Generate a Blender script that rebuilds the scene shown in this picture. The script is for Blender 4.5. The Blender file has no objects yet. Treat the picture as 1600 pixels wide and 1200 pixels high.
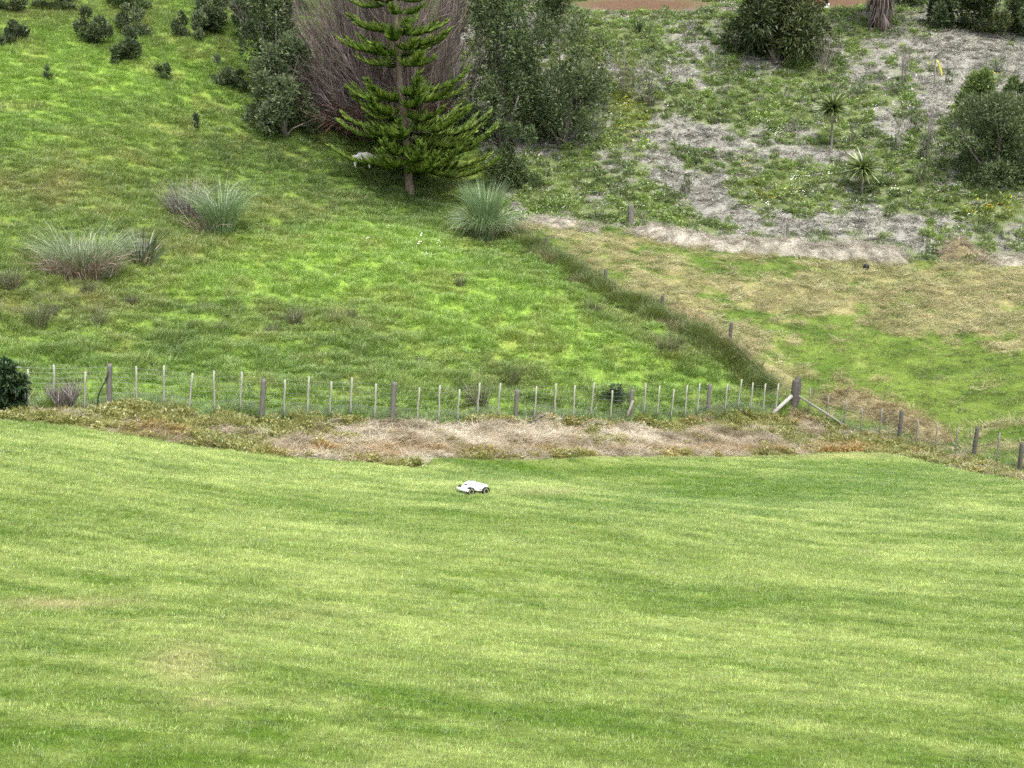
import bpy, math, random
import numpy as np
from mathutils import Vector, Matrix, Euler

# ------------------------------------------------------------------ camera, world, sun
SC = bpy.context.scene
COL = SC.collection
W0, H0 = 1600.0, 1200.0
FPX = 2100.0                     # focal length in pixels of a 1600 px wide frame
PITCH = math.radians(12.0)
CAMZ = 13.0
cam = bpy.data.cameras.new("camera"); cam.sensor_width = 36.0
cam.lens = 36.0 * FPX / W0; cam.clip_start = 0.5; cam.clip_end = 3000
camo = bpy.data.objects.new("camera", cam); COL.objects.link(camo)
camo.location = (0, 0, CAMZ); camo.rotation_euler = (math.pi/2 - PITCH, 0, 0)
SC.camera = camo

SUN_EL, SUN_AZ = math.radians(62), math.radians(160)     # azimuth clockwise from +Y: high, behind the camera and a little to its right
world = bpy.data.worlds.new("World"); SC.world = world; world.use_nodes = True
wn = world.node_tree.nodes; wl = world.node_tree.links
for n in list(wn): wn.remove(n)
sky = wn.new("ShaderNodeTexSky"); sky.sky_type = 'NISHITA'; sky.sun_disc = False
sky.sun_elevation = SUN_EL; sky.sun_rotation = SUN_AZ
sky.air_density = 1.0; sky.dust_density = 4.0; sky.ozone_density = 0.6
bg = wn.new("ShaderNodeBackground"); bg.inputs[1].default_value = 0.15
wo = wn.new("ShaderNodeOutputWorld")
hsv = wn.new("ShaderNodeHueSaturation"); hsv.inputs["Saturation"].default_value = 0.35      # thin bright cloud: a paler sky
wl.new(sky.outputs[0], hsv.inputs["Color"]); wl.new(hsv.outputs[0], bg.inputs[0]); wl.new(bg.outputs[0], wo.inputs[0])
sun = bpy.data.lights.new("sun", 'SUN'); sun.energy = 1.5; sun.angle = math.radians(14); sun.color = (1, 0.95, 0.86)
suno = bpy.data.objects.new("sun", sun); COL.objects.link(suno)
sd = Vector((math.sin(SUN_AZ)*math.cos(SUN_EL), math.cos(SUN_AZ)*math.cos(SUN_EL), math.sin(SUN_EL)))
suno.rotation_euler = sd.to_track_quat('Z', 'Y').to_euler(); suno.location = (-20, -20, 60)
SC.view_settings.view_transform = 'Standard'; SC.view_settings.look = 'None'
SC.view_settings.exposure = 1.3; SC.view_settings.gamma = 1.0
SC.render.engine = 'CYCLES'
SC.cycles.max_bounces = 5; SC.cycles.diffuse_bounces = 3; SC.cycles.glossy_bounces = 2
SC.cycles.transmission_bounces = 3; SC.cycles.transparent_max_bounces = 4
SC.cycles.use_adaptive_sampling = True; SC.cycles.adaptive_threshold = 0.02
SC.cycles.use_denoising = False
SC.cycles.caustics_reflective = False; SC.cycles.caustics_refractive = False

RNG = np.random.default_rng(7)

# ------------------------------------------------------------------ pixel <-> place
CP, SP = math.cos(PITCH), math.sin(PITCH)
def unproject(u, v, Y):
    a, b = (u-W0/2)/FPX, (v-H0/2)/FPX
    d = np.array([a, CP - b*SP, -SP - b*CP])
    t = Y/d[1]
    return np.array([d[0]*t, Y, CAMZ + d[2]*t])
def project(P):
    P = np.asarray(P, float); x, y, z = P[..., 0], P[..., 1], P[..., 2]-CAMZ
    dep = np.maximum(y*CP - z*SP, 0.01); up = y*SP + z*CP
    return W0/2 + FPX*x/dep, H0/2 - FPX*up/dep

# ------------------------------------------------------------------ noise
def hash2(ix, iy, seed):
    h = (ix.astype(np.int64)*374761393 + iy.astype(np.int64)*668265263 + seed*1442695041) & 0xffffffff
    h = ((h ^ (h >> 13))*1274126177) & 0xffffffff
    return ((h ^ (h >> 16)) & 0xffff)/65535.0
def vnoise(x, y, seed=0):
    ix, iy = np.floor(x), np.floor(y); fx, fy = x-ix, y-iy
    fx = fx*fx*(3-2*fx); fy = fy*fy*(3-2*fy)
    a, b = hash2(ix, iy, seed), hash2(ix+1, iy, seed); c, d = hash2(ix, iy+1, seed), hash2(ix+1, iy+1, seed)
    return (a*(1-fx)+b*fx)*(1-fy) + (c*(1-fx)+d*fx)*fy          # 0..1
def fbm(x, y, seed=0, o=3):
    s = 0; a = 0.5; t = 0
    for k in range(o):
        s = s + a*vnoise(x*2**k + 17.3*k, y*2**k - 9.1*k, seed+k); t += a; a *= 0.5
    return s/t
def sstep(a, b, x):
    t = np.clip((x-a)/(b-a), 0, 1); return t*t*(3-2*t)

# ------------------------------------------------------------------ the lie of the land
ANCH = [  # image point and its distance: lawn
 (0,1200,9),(800,1200,10),(1600,1200,11.2),(0,900,15.5),(800,950,16.5),(1600,950,19),(0,750,22),(800,850,21),(1600,830,28),
 (400,800,23),(1200,850,24),(0,655,31),(740,765,28),(500,740,29.5),(1000,790,28),(1250,770,34),(1380,709,44),(1600,750,39),(1000,713,40.5),(700,712,36.5),(300,696,32.5),
 # lower fence
 (50,641,34),(172,641,34.8),(409,647,37),(615,652,39.2),(805,656,41.8),(985,656,45.2),(1105,652,47.6),(1240,640,50),(1405,683,48.5),(1520,718,45),(1593,738,42.5),
 # paddock
 (0,540,40),(0,400,47),(0,300,54),(0,150,66),(0,0,80),(250,0,83),(400,540,43.5),(400,420,52),(400,250,68),(620,500,50),(640,310,69),(800,450,54.5),(1000,560,50),
 (240,200,66),(200,420,48.5),
 # old fence line, mown field
 (1123,548,52.5),(1017,492,55.5),(930,445,58),(800,368,63),(1250,560,54),(1500,600,52),(1600,640,48.5),(1400,450,62),(1100,420,62),(1600,420,64),(850,355,66),(1230,390,66),(1600,408,65.5),
 # bank
 (900,250,74),(1297,235,76.5),(1350,290,72.5),(1550,320,70),(1000,120,84),(1460,140,83),(1220,100,86),(1375,45,91),(900,20,93),(1292,15,95),(1600,50,92),(1200,0,98),
 (600,230,74),(700,120,84),(500,60,82),
]
AP = [unproject(u, v, Y) for u, v, Y in ANCH]
for p in [(-20,0,9.4),(0,0,9.0),(20,0,8.2),(0,-30,11),(-60,30,9),(60,30,2),(-70,80,18),(70,60,4),(70,90,16),(0,115,22.5),(-40,115,25),(50,115,21),
          (0,180,36),(-120,180,40),(120,180,34),(0,400,60),(-300,400,60),(300,400,60),(-400,0,20),(400,0,6),(0,-300,20),(-300,-300,20),(300,-300,14)]:
    AP.append(np.array(p, float))
AP = np.array(AP)
def _phi(r2): return 0.5*r2*np.log(r2+1e-9)
def _tps():
    n = len(AP); d = AP[:, None, :2]-AP[None, :, :2]
    K = _phi((d**2).sum(-1)) + np.eye(n)*3.0
    Pm = np.c_[np.ones(n), AP[:, :2]]
    A = np.block([[K, Pm], [Pm.T, np.zeros((3, 3))]])
    return np.linalg.solve(A, np.r_[AP[:, 2], 0, 0, 0])
TW = _tps()
def Zsmooth(x, y):
    x = np.asarray(x, float); y = np.asarray(y, float); sh = np.broadcast(x, y).shape
    x, y = np.broadcast_to(x, sh).ravel(), np.broadcast_to(y, sh).ravel(); out = np.empty(x.size)
    for i in range(0, x.size, 40000):
        xs, ys = x[i:i+40000], y[i:i+40000]
        r2 = (xs[:, None]-AP[None, :, 0])**2 + (ys[:, None]-AP[None, :, 1])**2
        out[i:i+40000] = _phi(r2) @ TW[:-3] + TW[-3] + TW[-2]*xs + TW[-1]*ys
    return out.reshape(sh)
def hit(u, v, y0=6.0, y1=140.0):
    ys = np.arange(y0, y1, 0.1)
    P = np.array([unproject(u, v, 1.0)-np.array([0, 0, CAMZ])])[0]
    xs = P[0]*ys; zs = CAMZ + P[2]*ys
    g = Zsmooth(xs, ys); k = np.argmax(zs <= g)
    if not (zs <= g).any(): k = len(ys)-1
    return np.array([xs[k], ys[k], g[k]])
def line(px): return np.array([hit(u, v)[:2] for u, v in px])
def sdf(poly, x, y):                       # negative inside
    poly = np.asarray(poly); q = np.roll(poly, -1, 0); d2 = np.full(x.shape, 1e18); ins = np.zeros(x.shape, bool)
    for (ax, ay), (bx, by) in zip(poly, q):
        ex, ey = bx-ax, by-ay; t = np.clip(((x-ax)*ex+(y-ay)*ey)/(ex*ex+ey*ey+1e-12), 0, 1)
        d2 = np.minimum(d2, (x-ax-t*ex)**2+(y-ay-t*ey)**2)
        c = ((ay > y) != (by > y)); ins ^= c & (x < (bx-ax)*(y-ay)/(by-ay+1e-12)+ax)
    return np.where(ins, -1, 1)*np.sqrt(d2)

FENCE_A = np.array([unproject(u, v, Y)[:2] for u, v, Y in [(-330,625,31.5),(50,641,34),(172,641,34.8),(409,647,37),(615,652,39.2),(805,656,41.8),(985,656,45.2),(1105,652,47.6),(1240,640,50)]])
FENCE_B = np.array([unproject(u, v, Y)[:2] for u, v, Y in [(1240,640,50),(1405,683,48.5),(1520,718,45),(1593,738,42.5),(1720,778,38.5),(1850,830,35)]])
FENCE_C = np.array([unproject(u, v, Y)[:2] for u, v, Y in [(1240,640,50),(1123,548,52.5),(1017,492,55.5),(930,445,58),(800,368,63),(740,335,67)]])
LAWN_EDGE = line([(-330,632),(-120,643),(0,656),(60,661),(130,670),(200,681),(300,697),(385,709),(430,715),(500,720),(570,723),(615,729),(655,730),(670,724),(668,716),(700,713),(860,714),(1100,713),(1260,710),(1380,709),(1420,715),(1480,729),(1600,751),(1720,790),(1850,850)])
LAWN = np.vstack([LAWN_EDGE, [(60, 20), (60, -40), (-60, -40), (-60, 20)]])
WINDROW = line([(790,350),(850,353),(930,356),(985,362),(1060,376),(1140,386),(1230,393),(1330,402),(1450,405),(1600,409),(1720,412)])
VERGE = np.vstack([LAWN_EDGE, FENCE_B[::-1], FENCE_A[::-1][1:]])
FIELD = np.vstack([FENCE_B[::-1], FENCE_C[1:5], WINDROW, [(60, 62), (60, 40)]])
BANK = np.vstack([WINDROW, [(60, 62), (120, 200), (-6, 200)], line([(700,60),(740,200),(785,320)])])
HOLLOWS = [(hit(1080,765)[:2], 4.2, 2.6, -.26), (hit(800,815)[:2], 4.5, 2.0, .10), (hit(850,728)[:2], 3.0, 1.6, -.12)]
def Z(x, y):
    x = np.asarray(x, float); y = np.asarray(y, float)
    z = Zsmooth(x, y); s = sdf(LAWN, np.atleast_1d(x), np.atleast_1d(y)).reshape(np.shape(x))
    rough = sstep(0.0, 1.5, s)*sstep(160, 100, y)
    z = z + rough*((0.16+.10*sstep(60, 50, y))*(fbm(x*0.9, y*0.9, 3)-0.5) + 0.35*(fbm(x*0.22, y*0.22, 8)-0.5) - 0.04)
    pad = rough*sstep(30, 36, y)*sstep(90, 62, y)*sstep(14, 10, x+0.3*(y-50))
    z = z + sstep(.1, .5, s)*sstep(52, 48, y)*sstep(30, 32, y)*.10*(vnoise(x*1.6, y*2.2, 311)-.4)
    z = z + pad*0.20*(sstep(.35, .8, vnoise(x*1.05, y*1.05, 301))+.5*sstep(.4, .8, vnoise(x*1.9+7, y*1.9, 302))-.5)
    for (cx, cy), sx, sy, am in HOLLOWS: z = z + am*np.exp(-((x-cx)/sx)**2-((y-cy)/sy)**2)
    z = z + (1-rough)*(0.10*(fbm(x*0.35, y*0.5, 5)-0.5))
    return z
def Zs(x, y): return float(Z(np.array([x]), np.array([y]))[0])
def place(u, v):
    p = hit(u, v); return np.array([p[0], p[1], Zs(p[0], p[1])])
def ppm(p): return FPX/(p[1]*CP - (p[2]-CAMZ)*SP)       # pixels (1600 wide frame) per metre there

def blobs(u, v, lst):
    s = np.zeros(np.shape(u))
    for bu, bv, ru, rv, val in lst: s = s + val*np.exp(-((u-bu)/ru)**2-((v-bv)/rv)**2)
    return s

# ------------------------------------------------------------------ materials
def nt(m):
    m.use_nodes = True; t = m.node_tree
    for n in list(t.nodes): t.nodes.remove(n)
    return t, t.nodes, t.links
MAT = {}
def leaf_mat(name, col, transl=0.35, gloss=0.05, attr=None, attrtype='INSTANCER', rough=0.45, var=0.5, streak=False):
    """foliage: base colour (or the colour each tuft carries) varied leaf by leaf; diffuse + translucent + a little sheen"""
    m = bpy.data.materials.new(name); t, N, L = nt(m)
    vr = N.new("ShaderNodeAttribute"); vr.attribute_name = "var"
    if attr:
        a = N.new("ShaderNodeAttribute"); a.attribute_type = attrtype; a.attribute_name = attr; src = a.outputs["Color"]
    else:
        a = N.new("ShaderNodeRGB"); a.outputs[0].default_value = (*col, 1); src = a.outputs[0]
    if streak:                                  # mowing streaks finer than a tuft: pale stems, with blade sheen put into colour
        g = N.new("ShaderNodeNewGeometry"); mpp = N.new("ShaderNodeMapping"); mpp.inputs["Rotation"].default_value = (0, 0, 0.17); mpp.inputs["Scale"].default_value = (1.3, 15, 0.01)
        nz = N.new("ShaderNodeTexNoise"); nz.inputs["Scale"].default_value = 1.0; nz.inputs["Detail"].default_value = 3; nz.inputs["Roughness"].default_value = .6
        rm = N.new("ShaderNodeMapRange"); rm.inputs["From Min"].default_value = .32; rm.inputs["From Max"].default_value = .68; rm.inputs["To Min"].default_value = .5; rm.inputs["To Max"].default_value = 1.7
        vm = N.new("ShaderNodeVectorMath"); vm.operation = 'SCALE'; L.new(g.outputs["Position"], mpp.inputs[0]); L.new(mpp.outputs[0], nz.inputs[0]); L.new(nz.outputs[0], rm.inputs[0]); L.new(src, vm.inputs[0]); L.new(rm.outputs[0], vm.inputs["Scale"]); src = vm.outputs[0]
    h = N.new("ShaderNodeHueSaturation"); L.new(src, h.inputs["Color"])
    mp = N.new("ShaderNodeMapRange"); mp.inputs["To Min"].default_value = 1-var; mp.inputs["To Max"].default_value = 1+var
    L.new(vr.outputs["Fac"], mp.inputs["Value"]); L.new(mp.outputs[0], h.inputs["Value"])
    mh = N.new("ShaderNodeMapRange"); mh.inputs["To Min"].default_value = 0.515; mh.inputs["To Max"].default_value = 0.485
    L.new(vr.outputs["Fac"], mh.inputs["Value"]); L.new(mh.outputs[0], h.inputs["Hue"])
    d = N.new("ShaderNodeBsdfDiffuse"); L.new(h.outputs[0], d.inputs[0])
    tr = N.new("ShaderNodeBsdfTranslucent"); L.new(h.outputs[0], tr.inputs[0])
    mx = N.new("ShaderNodeMixShader"); mx.inputs[0].default_value = transl; L.new(d.outputs[0], mx.inputs[1]); L.new(tr.outputs[0], mx.inputs[2])
    o = N.new("ShaderNodeOutputMaterial")
    if gloss > 0:
        g = N.new("ShaderNodeBsdfGlossy"); g.inputs["Roughness"].default_value = rough; g.inputs[0].default_value = (1, 1, 1, 1)
        m2 = N.new("ShaderNodeMixShader"); m2.inputs[0].default_value = gloss
        L.new(mx.outputs[0], m2.inputs[1]); L.new(g.outputs[0], m2.inputs[2]); L.new(m2.outputs[0], o.inputs[0])
    else: L.new(mx.outputs[0], o.inputs[0])
    MAT[name] = m; return m
def solid_mat(name, c1, c2=None, scale=8, rough=0.7, bump=0.0, stretch=(1, 1, 1), spec=0.3, metallic=0):
    m = bpy.data.materials.new(name); t, N, L = nt(m)
    b = N.new("ShaderNodeBsdfPrincipled"); b.inputs["Roughness"].default_value = rough
    b.inputs["Specular IOR Level"].default_value = spec; b.inputs["Metallic"].default_value = metallic
    o = N.new("ShaderNodeOutputMaterial"); L.new(b.outputs[0], o.inputs[0])
    if c2 is None: b.inputs["Base Color"].default_value = (*c1, 1)
    else:
        tc = N.new("ShaderNodeTexCoord"); mp = N.new("ShaderNodeMapping"); mp.inputs["Scale"].default_value = stretch
        nz = N.new("ShaderNodeTexNoise"); nz.inputs["Scale"].default_value = scale; nz.inputs["Detail"].default_value = 5; nz.inputs["Roughness"].default_value = 0.65
        r = N.new("ShaderNodeValToRGB"); r.color_ramp.elements[0].color = (*c1, 1); r.color_ramp.elements[1].color = (*c2, 1)
        r.color_ramp.elements[0].position = 0.32; r.color_ramp.elements[1].position = 0.68
        L.new(tc.outputs["Object"], mp.inputs[0]); L.new(mp.outputs[0], nz.inputs[0]); L.new(nz.outputs[0], r.inputs[0]); L.new(r.outputs[0], b.inputs["Base Color"])
        if bump:
            bp = N.new("ShaderNodeBump"); bp.inputs["Strength"].default_value = bump; bp.inputs["Distance"].default_value = 0.02
            L.new(nz.outputs[0], bp.inputs["Height"]); L.new(bp.outputs[0], b.inputs["Normal"])
    MAT[name] = m; return m
def ground_mat():
    m = bpy.data.materials.new("soil_and_turf"); t, N, L = nt(m)
    a = N.new("ShaderNodeAttribute"); a.attribute_name = "soil"
    g = N.new("ShaderNodeNewGeometry")
    nz = N.new("ShaderNodeTexNoise"); nz.inputs["Scale"].default_value = 9; nz.inputs["Detail"].default_value = 8; nz.inputs["Roughness"].default_value = 0.7
    L.new(g.outputs["Position"], nz.inputs["Vector"])
    mp = N.new("ShaderNodeMapRange"); mp.inputs["From Min"].default_value = 0.3; mp.inputs["From Max"].default_value = 0.7
    mp.inputs["To Min"].default_value = 0.55; mp.inputs["To Max"].default_value = 1.4; L.new(nz.outputs[0], mp.inputs[0])
    v = N.new("ShaderNodeVectorMath"); v.operation = 'SCALE'; L.new(a.outputs["Color"], v.inputs[0]); L.new(mp.outputs[0], v.inputs["Scale"])
    b = N.new("ShaderNodeBsdfDiffuse"); L.new(v.outputs[0], b.inputs[0])
    bp = N.new("ShaderNodeBump"); bp.inputs["Strength"].default_value = 0.8; bp.inputs["Distance"].default_value = 0.06
    L.new(nz.outputs[0], bp.inputs["Height"]); L.new(bp.outputs[0], b.inputs["Normal"])
    o = N.new("ShaderNodeOutputMaterial"); L.new(b.outputs[0], o.inputs[0]); MAT["ground"] = m
ground_mat()

# ------------------------------------------------------------------ mesh helpers
class MB:
    """collects vertices and quads / triangles with a per-vertex variation value"""
    def __init__(s): s.V = []; s.F = []; s.M = []; s.R = []; s.n = 0
    def add(s, V, F, mat=0, var=0.5):
        V = np.asarray(V, float).reshape(-1, 3); F = np.asarray(F, np.int64)
        if F.ndim == 2 and F.shape[1] == 3: F = np.c_[F, F[:, 2]]
        s.V.append(V); s.F.append(F+s.n); s.M.append(np.full(len(F), mat)); s.R.append(np.broadcast_to(var, (len(V),))); s.n += len(V)
    def mesh(s, name, mats, smooth=False):
        V = np.vstack(s.V); F = np.vstack(s.F); M = np.concatenate(s.M); R = np.concatenate(s.R)
        me = bpy.data.meshes.new(name); tri = F[:, 3] == F[:, 2]
        cnt = np.where(tri, 3, 4); start = np.concatenate([[0], np.cumsum(cnt)[:-1]])
        keep = np.ones(F.shape, bool); keep[tri, 3] = False
        loops = F[keep]
        me.vertices.add(len(V)); me.vertices.foreach_set("co", V.ravel().astype(np.float32))
        me.loops.add(len(loops)); me.loops.foreach_set("vertex_index", loops.astype(np.int32))
        me.polygons.add(len(F)); me.polygons.foreach_set("loop_start", start.astype(np.int32))
        me.polygons.foreach_set("material_index", M.astype(np.int32))
        if smooth: me.polygons.foreach_set("use_smooth", np.ones(len(F), bool))
        for m in mats: me.materials.append(MAT[m])
        at = me.attributes.new("var", 'FLOAT', 'POINT'); at.data.foreach_set("value", R.astype(np.float32))
        me.update(calc_edges=True); me.validate(); return me
    def strips(s, base, az, L, w, a0, a1, segs=3, mat=0, var=None, power=1.3, tip=0.15, twist=None, belly=0.0, roll=0.75):
        """n curved tapering blades: leaning from a0 to a1 (angle off vertical) in the direction az"""
        base = np.asarray(base, float).reshape(-1, 3); n = len(base)
        az, L, w, a0, a1 = [np.broadcast_to(np.asarray(q, float), (n,)) for q in (az, L, w, a0, a1)]
        hx, hy = np.cos(az), np.sin(az); p = base.copy(); rows = []
        tw = az + (np.pi/2 if twist is None else np.pi/2+np.broadcast_to(twist, (n,)))
        rl = RNG.normal(0, roll, n)
        for k in range(segs+1):
            t = k/segs
            ww = w*(1-(1-tip)*t**1.5)*(1+belly*math.sin(math.pi*min(1, t*1.2)))*0.5
            wx, wy = np.cos(tw)*ww, np.sin(tw)*ww
            perp = np.stack([wx, wy, np.zeros(n)], -1); ac = a0+(a1-a0)*t**power
            tg = np.stack([hx*np.sin(ac), hy*np.sin(ac), np.cos(ac)], -1)
            off = perp*np.cos(rl)[:, None]+np.cross(tg, perp)*np.sin(rl)[:, None]
            rows.append(np.stack([p-off, p+off], 1))
            if k < segs:
                a = a0+(a1-a0)*((k+0.5)/segs)**power; st = L/segs
                p = p+np.stack([hx*np.sin(a)*st, hy*np.sin(a)*st, np.cos(a)*st], -1)
        V = np.stack(rows, 1).reshape(n, -1, 3); per = 2*(segs+1)
        q = np.array([[2*k, 2*k+1, 2*k+3, 2*k+2] for k in range(segs)])
        F = (q[None]+(np.arange(n)*per)[:, None, None]).reshape(-1, 4)
        r = RNG.random(n) if var is None else np.broadcast_to(var, (n,))
        s.add(V.reshape(-1, 3), F, mat, np.repeat(r, per))
    def tube(s, pts, rad, sides=6, mat=0, var=0.5, cap=True):
        pts = np.asarray(pts, float); n = len(pts); rad = np.broadcast_to(rad, (n,))
        tan = np.gradient(pts, axis=0); tan /= np.linalg.norm(tan, axis=1)[:, None]+1e-9
        ref = np.array([0, 0, 1.0]) if abs(tan[:, 2]).mean() < 0.8 else np.array([1.0, 0, 0])
        A = np.cross(tan, ref); A /= np.linalg.norm(A, axis=1)[:, None]+1e-9; B = np.cross(tan, A)
        ang = np.arange(sides)*2*np.pi/sides
        V = pts[:, None]+rad[:, None, None]*(np.cos(ang)[None, :, None]*A[:, None]+np.sin(ang)[None, :, None]*B[:, None])
        F = [[k*sides+i, k*sides+(i+1) % sides, (k+1)*sides+(i+1) % sides, (k+1)*sides+i] for k in range(n-1) for i in range(sides)]
        V = V.reshape(-1, 3)
        if cap:
            V = np.vstack([V, pts[0], pts[-1]]); c0, c1 = len(V)-2, len(V)-1
            F += [[c0, (i+1) % sides, i, i] for i in range(sides)] + [[c1, (n-1)*sides+i, (n-1)*sides+(i+1) % sides, (n-1)*sides+(i+1) % sides] for i in range(sides)]
        s.add(V, F, mat, var)
    def box(s, c, size, mat=0, rot=None, var=0.5):
        x, y, z = np.array(size)/2
        V = np.array([[i*x, j*y, k*z] for k in (-1, 1) for j in (-1, 1) for i in (-1, 1)], float)
        if rot is not None: V = V @ np.array(rot.to_matrix()).T
        s.add(V+np.array(c), [[0, 2, 3, 1], [4, 5, 7, 6], [0, 1, 5, 4], [2, 6, 7, 3], [0, 4, 6, 2], [1, 3, 7, 5]], mat, var)
    def prism(s, pts, h0, h1, mat=0):
        """outline (x, y) between two heights functions of the point"""
        n = len(pts); V = [(x, y, h0(x, y)) for x, y in pts]+[(x, y, h1(x, y)) for x, y in pts]
        ca = np.mean(V[:n], 0); cb = np.mean(V[n:], 0); V = np.vstack([V, ca, cb])
        F = [[i, (i+1) % n, n+(i+1) % n, n+i] for i in range(n)]
        F += [[2*n, (i+1) % n, i, i] for i in range(n)]+[[2*n+1, n+i, n+(i+1) % n, n+(i+1) % n] for i in range(n)]
        s.add(V, F, mat)
def tag(o, label=None, cat=None, group=None, kind=None):
    if label: o["label"] = label
    if cat: o["category"] = cat
    if group: o["group"] = group
    if kind: o["kind"] = kind
    return o
def obj(name, me, parent=None, loc=None):
    o = bpy.data.objects.new(name, me); COL.objects.link(o)
    if parent is not None: o.parent = parent
    if loc is not None: o.location = loc
    return o
def empty(name, loc, rz=0.0):
    o = bpy.data.objects.new(name, None); o.empty_display_size = 0.3; COL.objects.link(o); o.location = loc; o.rotation_euler = (0, 0, rz); return o

def scatter(name, P, scale, sources, tint, label, tilt=0.12, rotz=None, idx=None, parent=None):
    """one object of uncountable plants: tufts set on points, each with its own colour"""
    n = len(P); me = bpy.data.meshes.new(name); me.vertices.add(n); me.vertices.foreach_set("co", np.asarray(P, np.float32).ravel())
    R = np.stack([RNG.normal(0, tilt, n), RNG.normal(0, tilt, n), RNG.random(n)*2*np.pi if rotz is None else rotz], -1)
    scale = np.broadcast_to(np.asarray(scale, float).reshape(-1, 1) if np.ndim(scale) == 1 else scale, (n, 3))
    for nm, dat, ty in (("rot", R, 'FLOAT_VECTOR'), ("scl", scale, 'FLOAT_VECTOR')):
        a = me.attributes.new(nm, ty, 'POINT'); a.data.foreach_set("vector", np.ascontiguousarray(dat, np.float32).ravel())
    a = me.attributes.new("idx", 'INT', 'POINT'); a.data.foreach_set("value", (RNG.integers(0, len(sources), n) if idx is None else idx).astype(np.int32))
    a = me.attributes.new("tint", 'FLOAT_COLOR', 'POINT'); a.data.foreach_set("color", np.c_[np.clip(tint, 0.001, 0.95), np.ones(n)].astype(np.float32).ravel())
    o = obj(name, me, parent)
    c = bpy.data.collections.new(name+"_tufts")
    for i, sm in enumerate(sources): c.objects.link(bpy.data.objects.new("%s_tuft_%02d" % (name, i), sm))
    g = bpy.data.node_groups.new(name, 'GeometryNodeTree')
    g.interface.new_socket("Geometry", in_out='INPUT', socket_type='NodeSocketGeometry'); g.interface.new_socket("Geometry", in_out='OUTPUT', socket_type='NodeSocketGeometry')
    N, L = g.nodes, g.links
    gi = N.new("NodeGroupInput"); go = N.new("NodeGroupOutput"); ip = N.new("GeometryNodeInstanceOnPoints")
    ci = N.new("GeometryNodeCollectionInfo"); ci.inputs["Collection"].default_value = c; ci.inputs["Separate Children"].default_value = True; ci.inputs["Reset Children"].default_value = True
    def na(nm, ty):
        q = N.new("GeometryNodeInputNamedAttribute"); q.data_type = ty; q.inputs["Name"].default_value = nm; return q.outputs["Attribute"]
    er = N.new("FunctionNodeEulerToRotation"); L.new(na("rot", 'FLOAT_VECTOR'), er.inputs[0])
    ip.inputs["Pick Instance"].default_value = True
    L.new(gi.outputs[0], ip.inputs["Points"]); L.new(ci.outputs[0], ip.inputs["Instance"]); L.new(na("idx", 'INT'), ip.inputs["Instance Index"])
    L.new(er.outputs[0], ip.inputs["Rotation"]); L.new(na("scl", 'FLOAT_VECTOR'), ip.inputs["Scale"]); L.new(ip.outputs[0], go.inputs[0])
    md = o.modifiers.new("scatter", 'NODES'); md.node_group = g
    tag(o, label, None, None, "stuff"); return o

def sample(ymin, ymax, dens, margin=170, vmax=1330, inside=None):
    """random ground points inside the view (with a margin), dens per square metre (number or function)"""
    xm = (W0/2+margin)/FPX*ymax*1.08; n = int((ymax-ymin)*2*xm*dens)
    x = RNG.uniform(-xm, xm, n); y = RNG.uniform(ymin, ymax, n)
    k = np.abs(x) < (W0/2+margin)/FPX*(y*1.06+1.5); x, y = x[k], y[k]
    if inside is not None: k = inside(x, y); x, y = x[k], y[k]
    z = Z(x, y); P = np.stack([x, y, z], -1); u, v = project(P)
    k = (v > -60) & (v < vmax); return P[k], u[k], v[k]
def mixc(a, b, t): return np.asarray(a)[None]*(1-t[:, None])+np.asarray(b)[None]*t[:, None] if np.ndim(a) == 1 else a*(1-t[:, None])+np.asarray(b)[None]*t[:, None]

# ------------------------------------------------------------------ ground sheet, split by what it is
def grow(a, b, step, far, g=1.35):
    c = list(np.arange(a, b+1e-6, step)); s = step; x = b
    while x < far[1]: s *= g; x += s; c.append(x)
    s = step; x = a; pre = []
    while x > far[0]: s *= g; x -= s; pre.append(x)
    return np.array(pre[::-1]+c)
GX = grow(-34, 38, 0.3, (-500, 500)); GY = grow(6, 108, 0.3, (-300, 700))
gx, gy = np.meshgrid(GX, GY); fx_, fy_ = gx.ravel(), gy.ravel()
gz = Z(fx_, fy_); GP = np.stack([fx_, fy_, gz], -1); gu, gv = project(GP)
sL, sV, sF, sB = sdf(LAWN, fx_, fy_), sdf(VERGE, fx_, fy_), sdf(FIELD, fx_, fy_), sdf(BANK, fx_, fy_)

# what grows where, plus some painted shade and sheen: colour fields shared by soil and plants
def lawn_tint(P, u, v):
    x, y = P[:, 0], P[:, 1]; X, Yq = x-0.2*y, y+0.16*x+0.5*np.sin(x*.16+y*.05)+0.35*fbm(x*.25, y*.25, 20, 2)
    fr = sstep(17, 27, y); s = 0.16*fbm(X*0.10, Yq*0.8, 21, 2)+0.84*(fr*fbm(X*0.8, Yq*2.8, 25, 2)+(1-fr)*fbm(X*0.7, Yq*6.0, 31, 2))  # pale streaks: stems and clippings, with blade sheen painted into the tint
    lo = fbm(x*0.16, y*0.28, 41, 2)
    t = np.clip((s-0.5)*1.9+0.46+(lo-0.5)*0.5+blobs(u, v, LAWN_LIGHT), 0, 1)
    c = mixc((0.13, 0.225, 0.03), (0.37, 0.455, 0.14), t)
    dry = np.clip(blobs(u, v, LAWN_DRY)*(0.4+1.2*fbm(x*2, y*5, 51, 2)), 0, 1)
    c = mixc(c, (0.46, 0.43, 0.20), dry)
    return c
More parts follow.
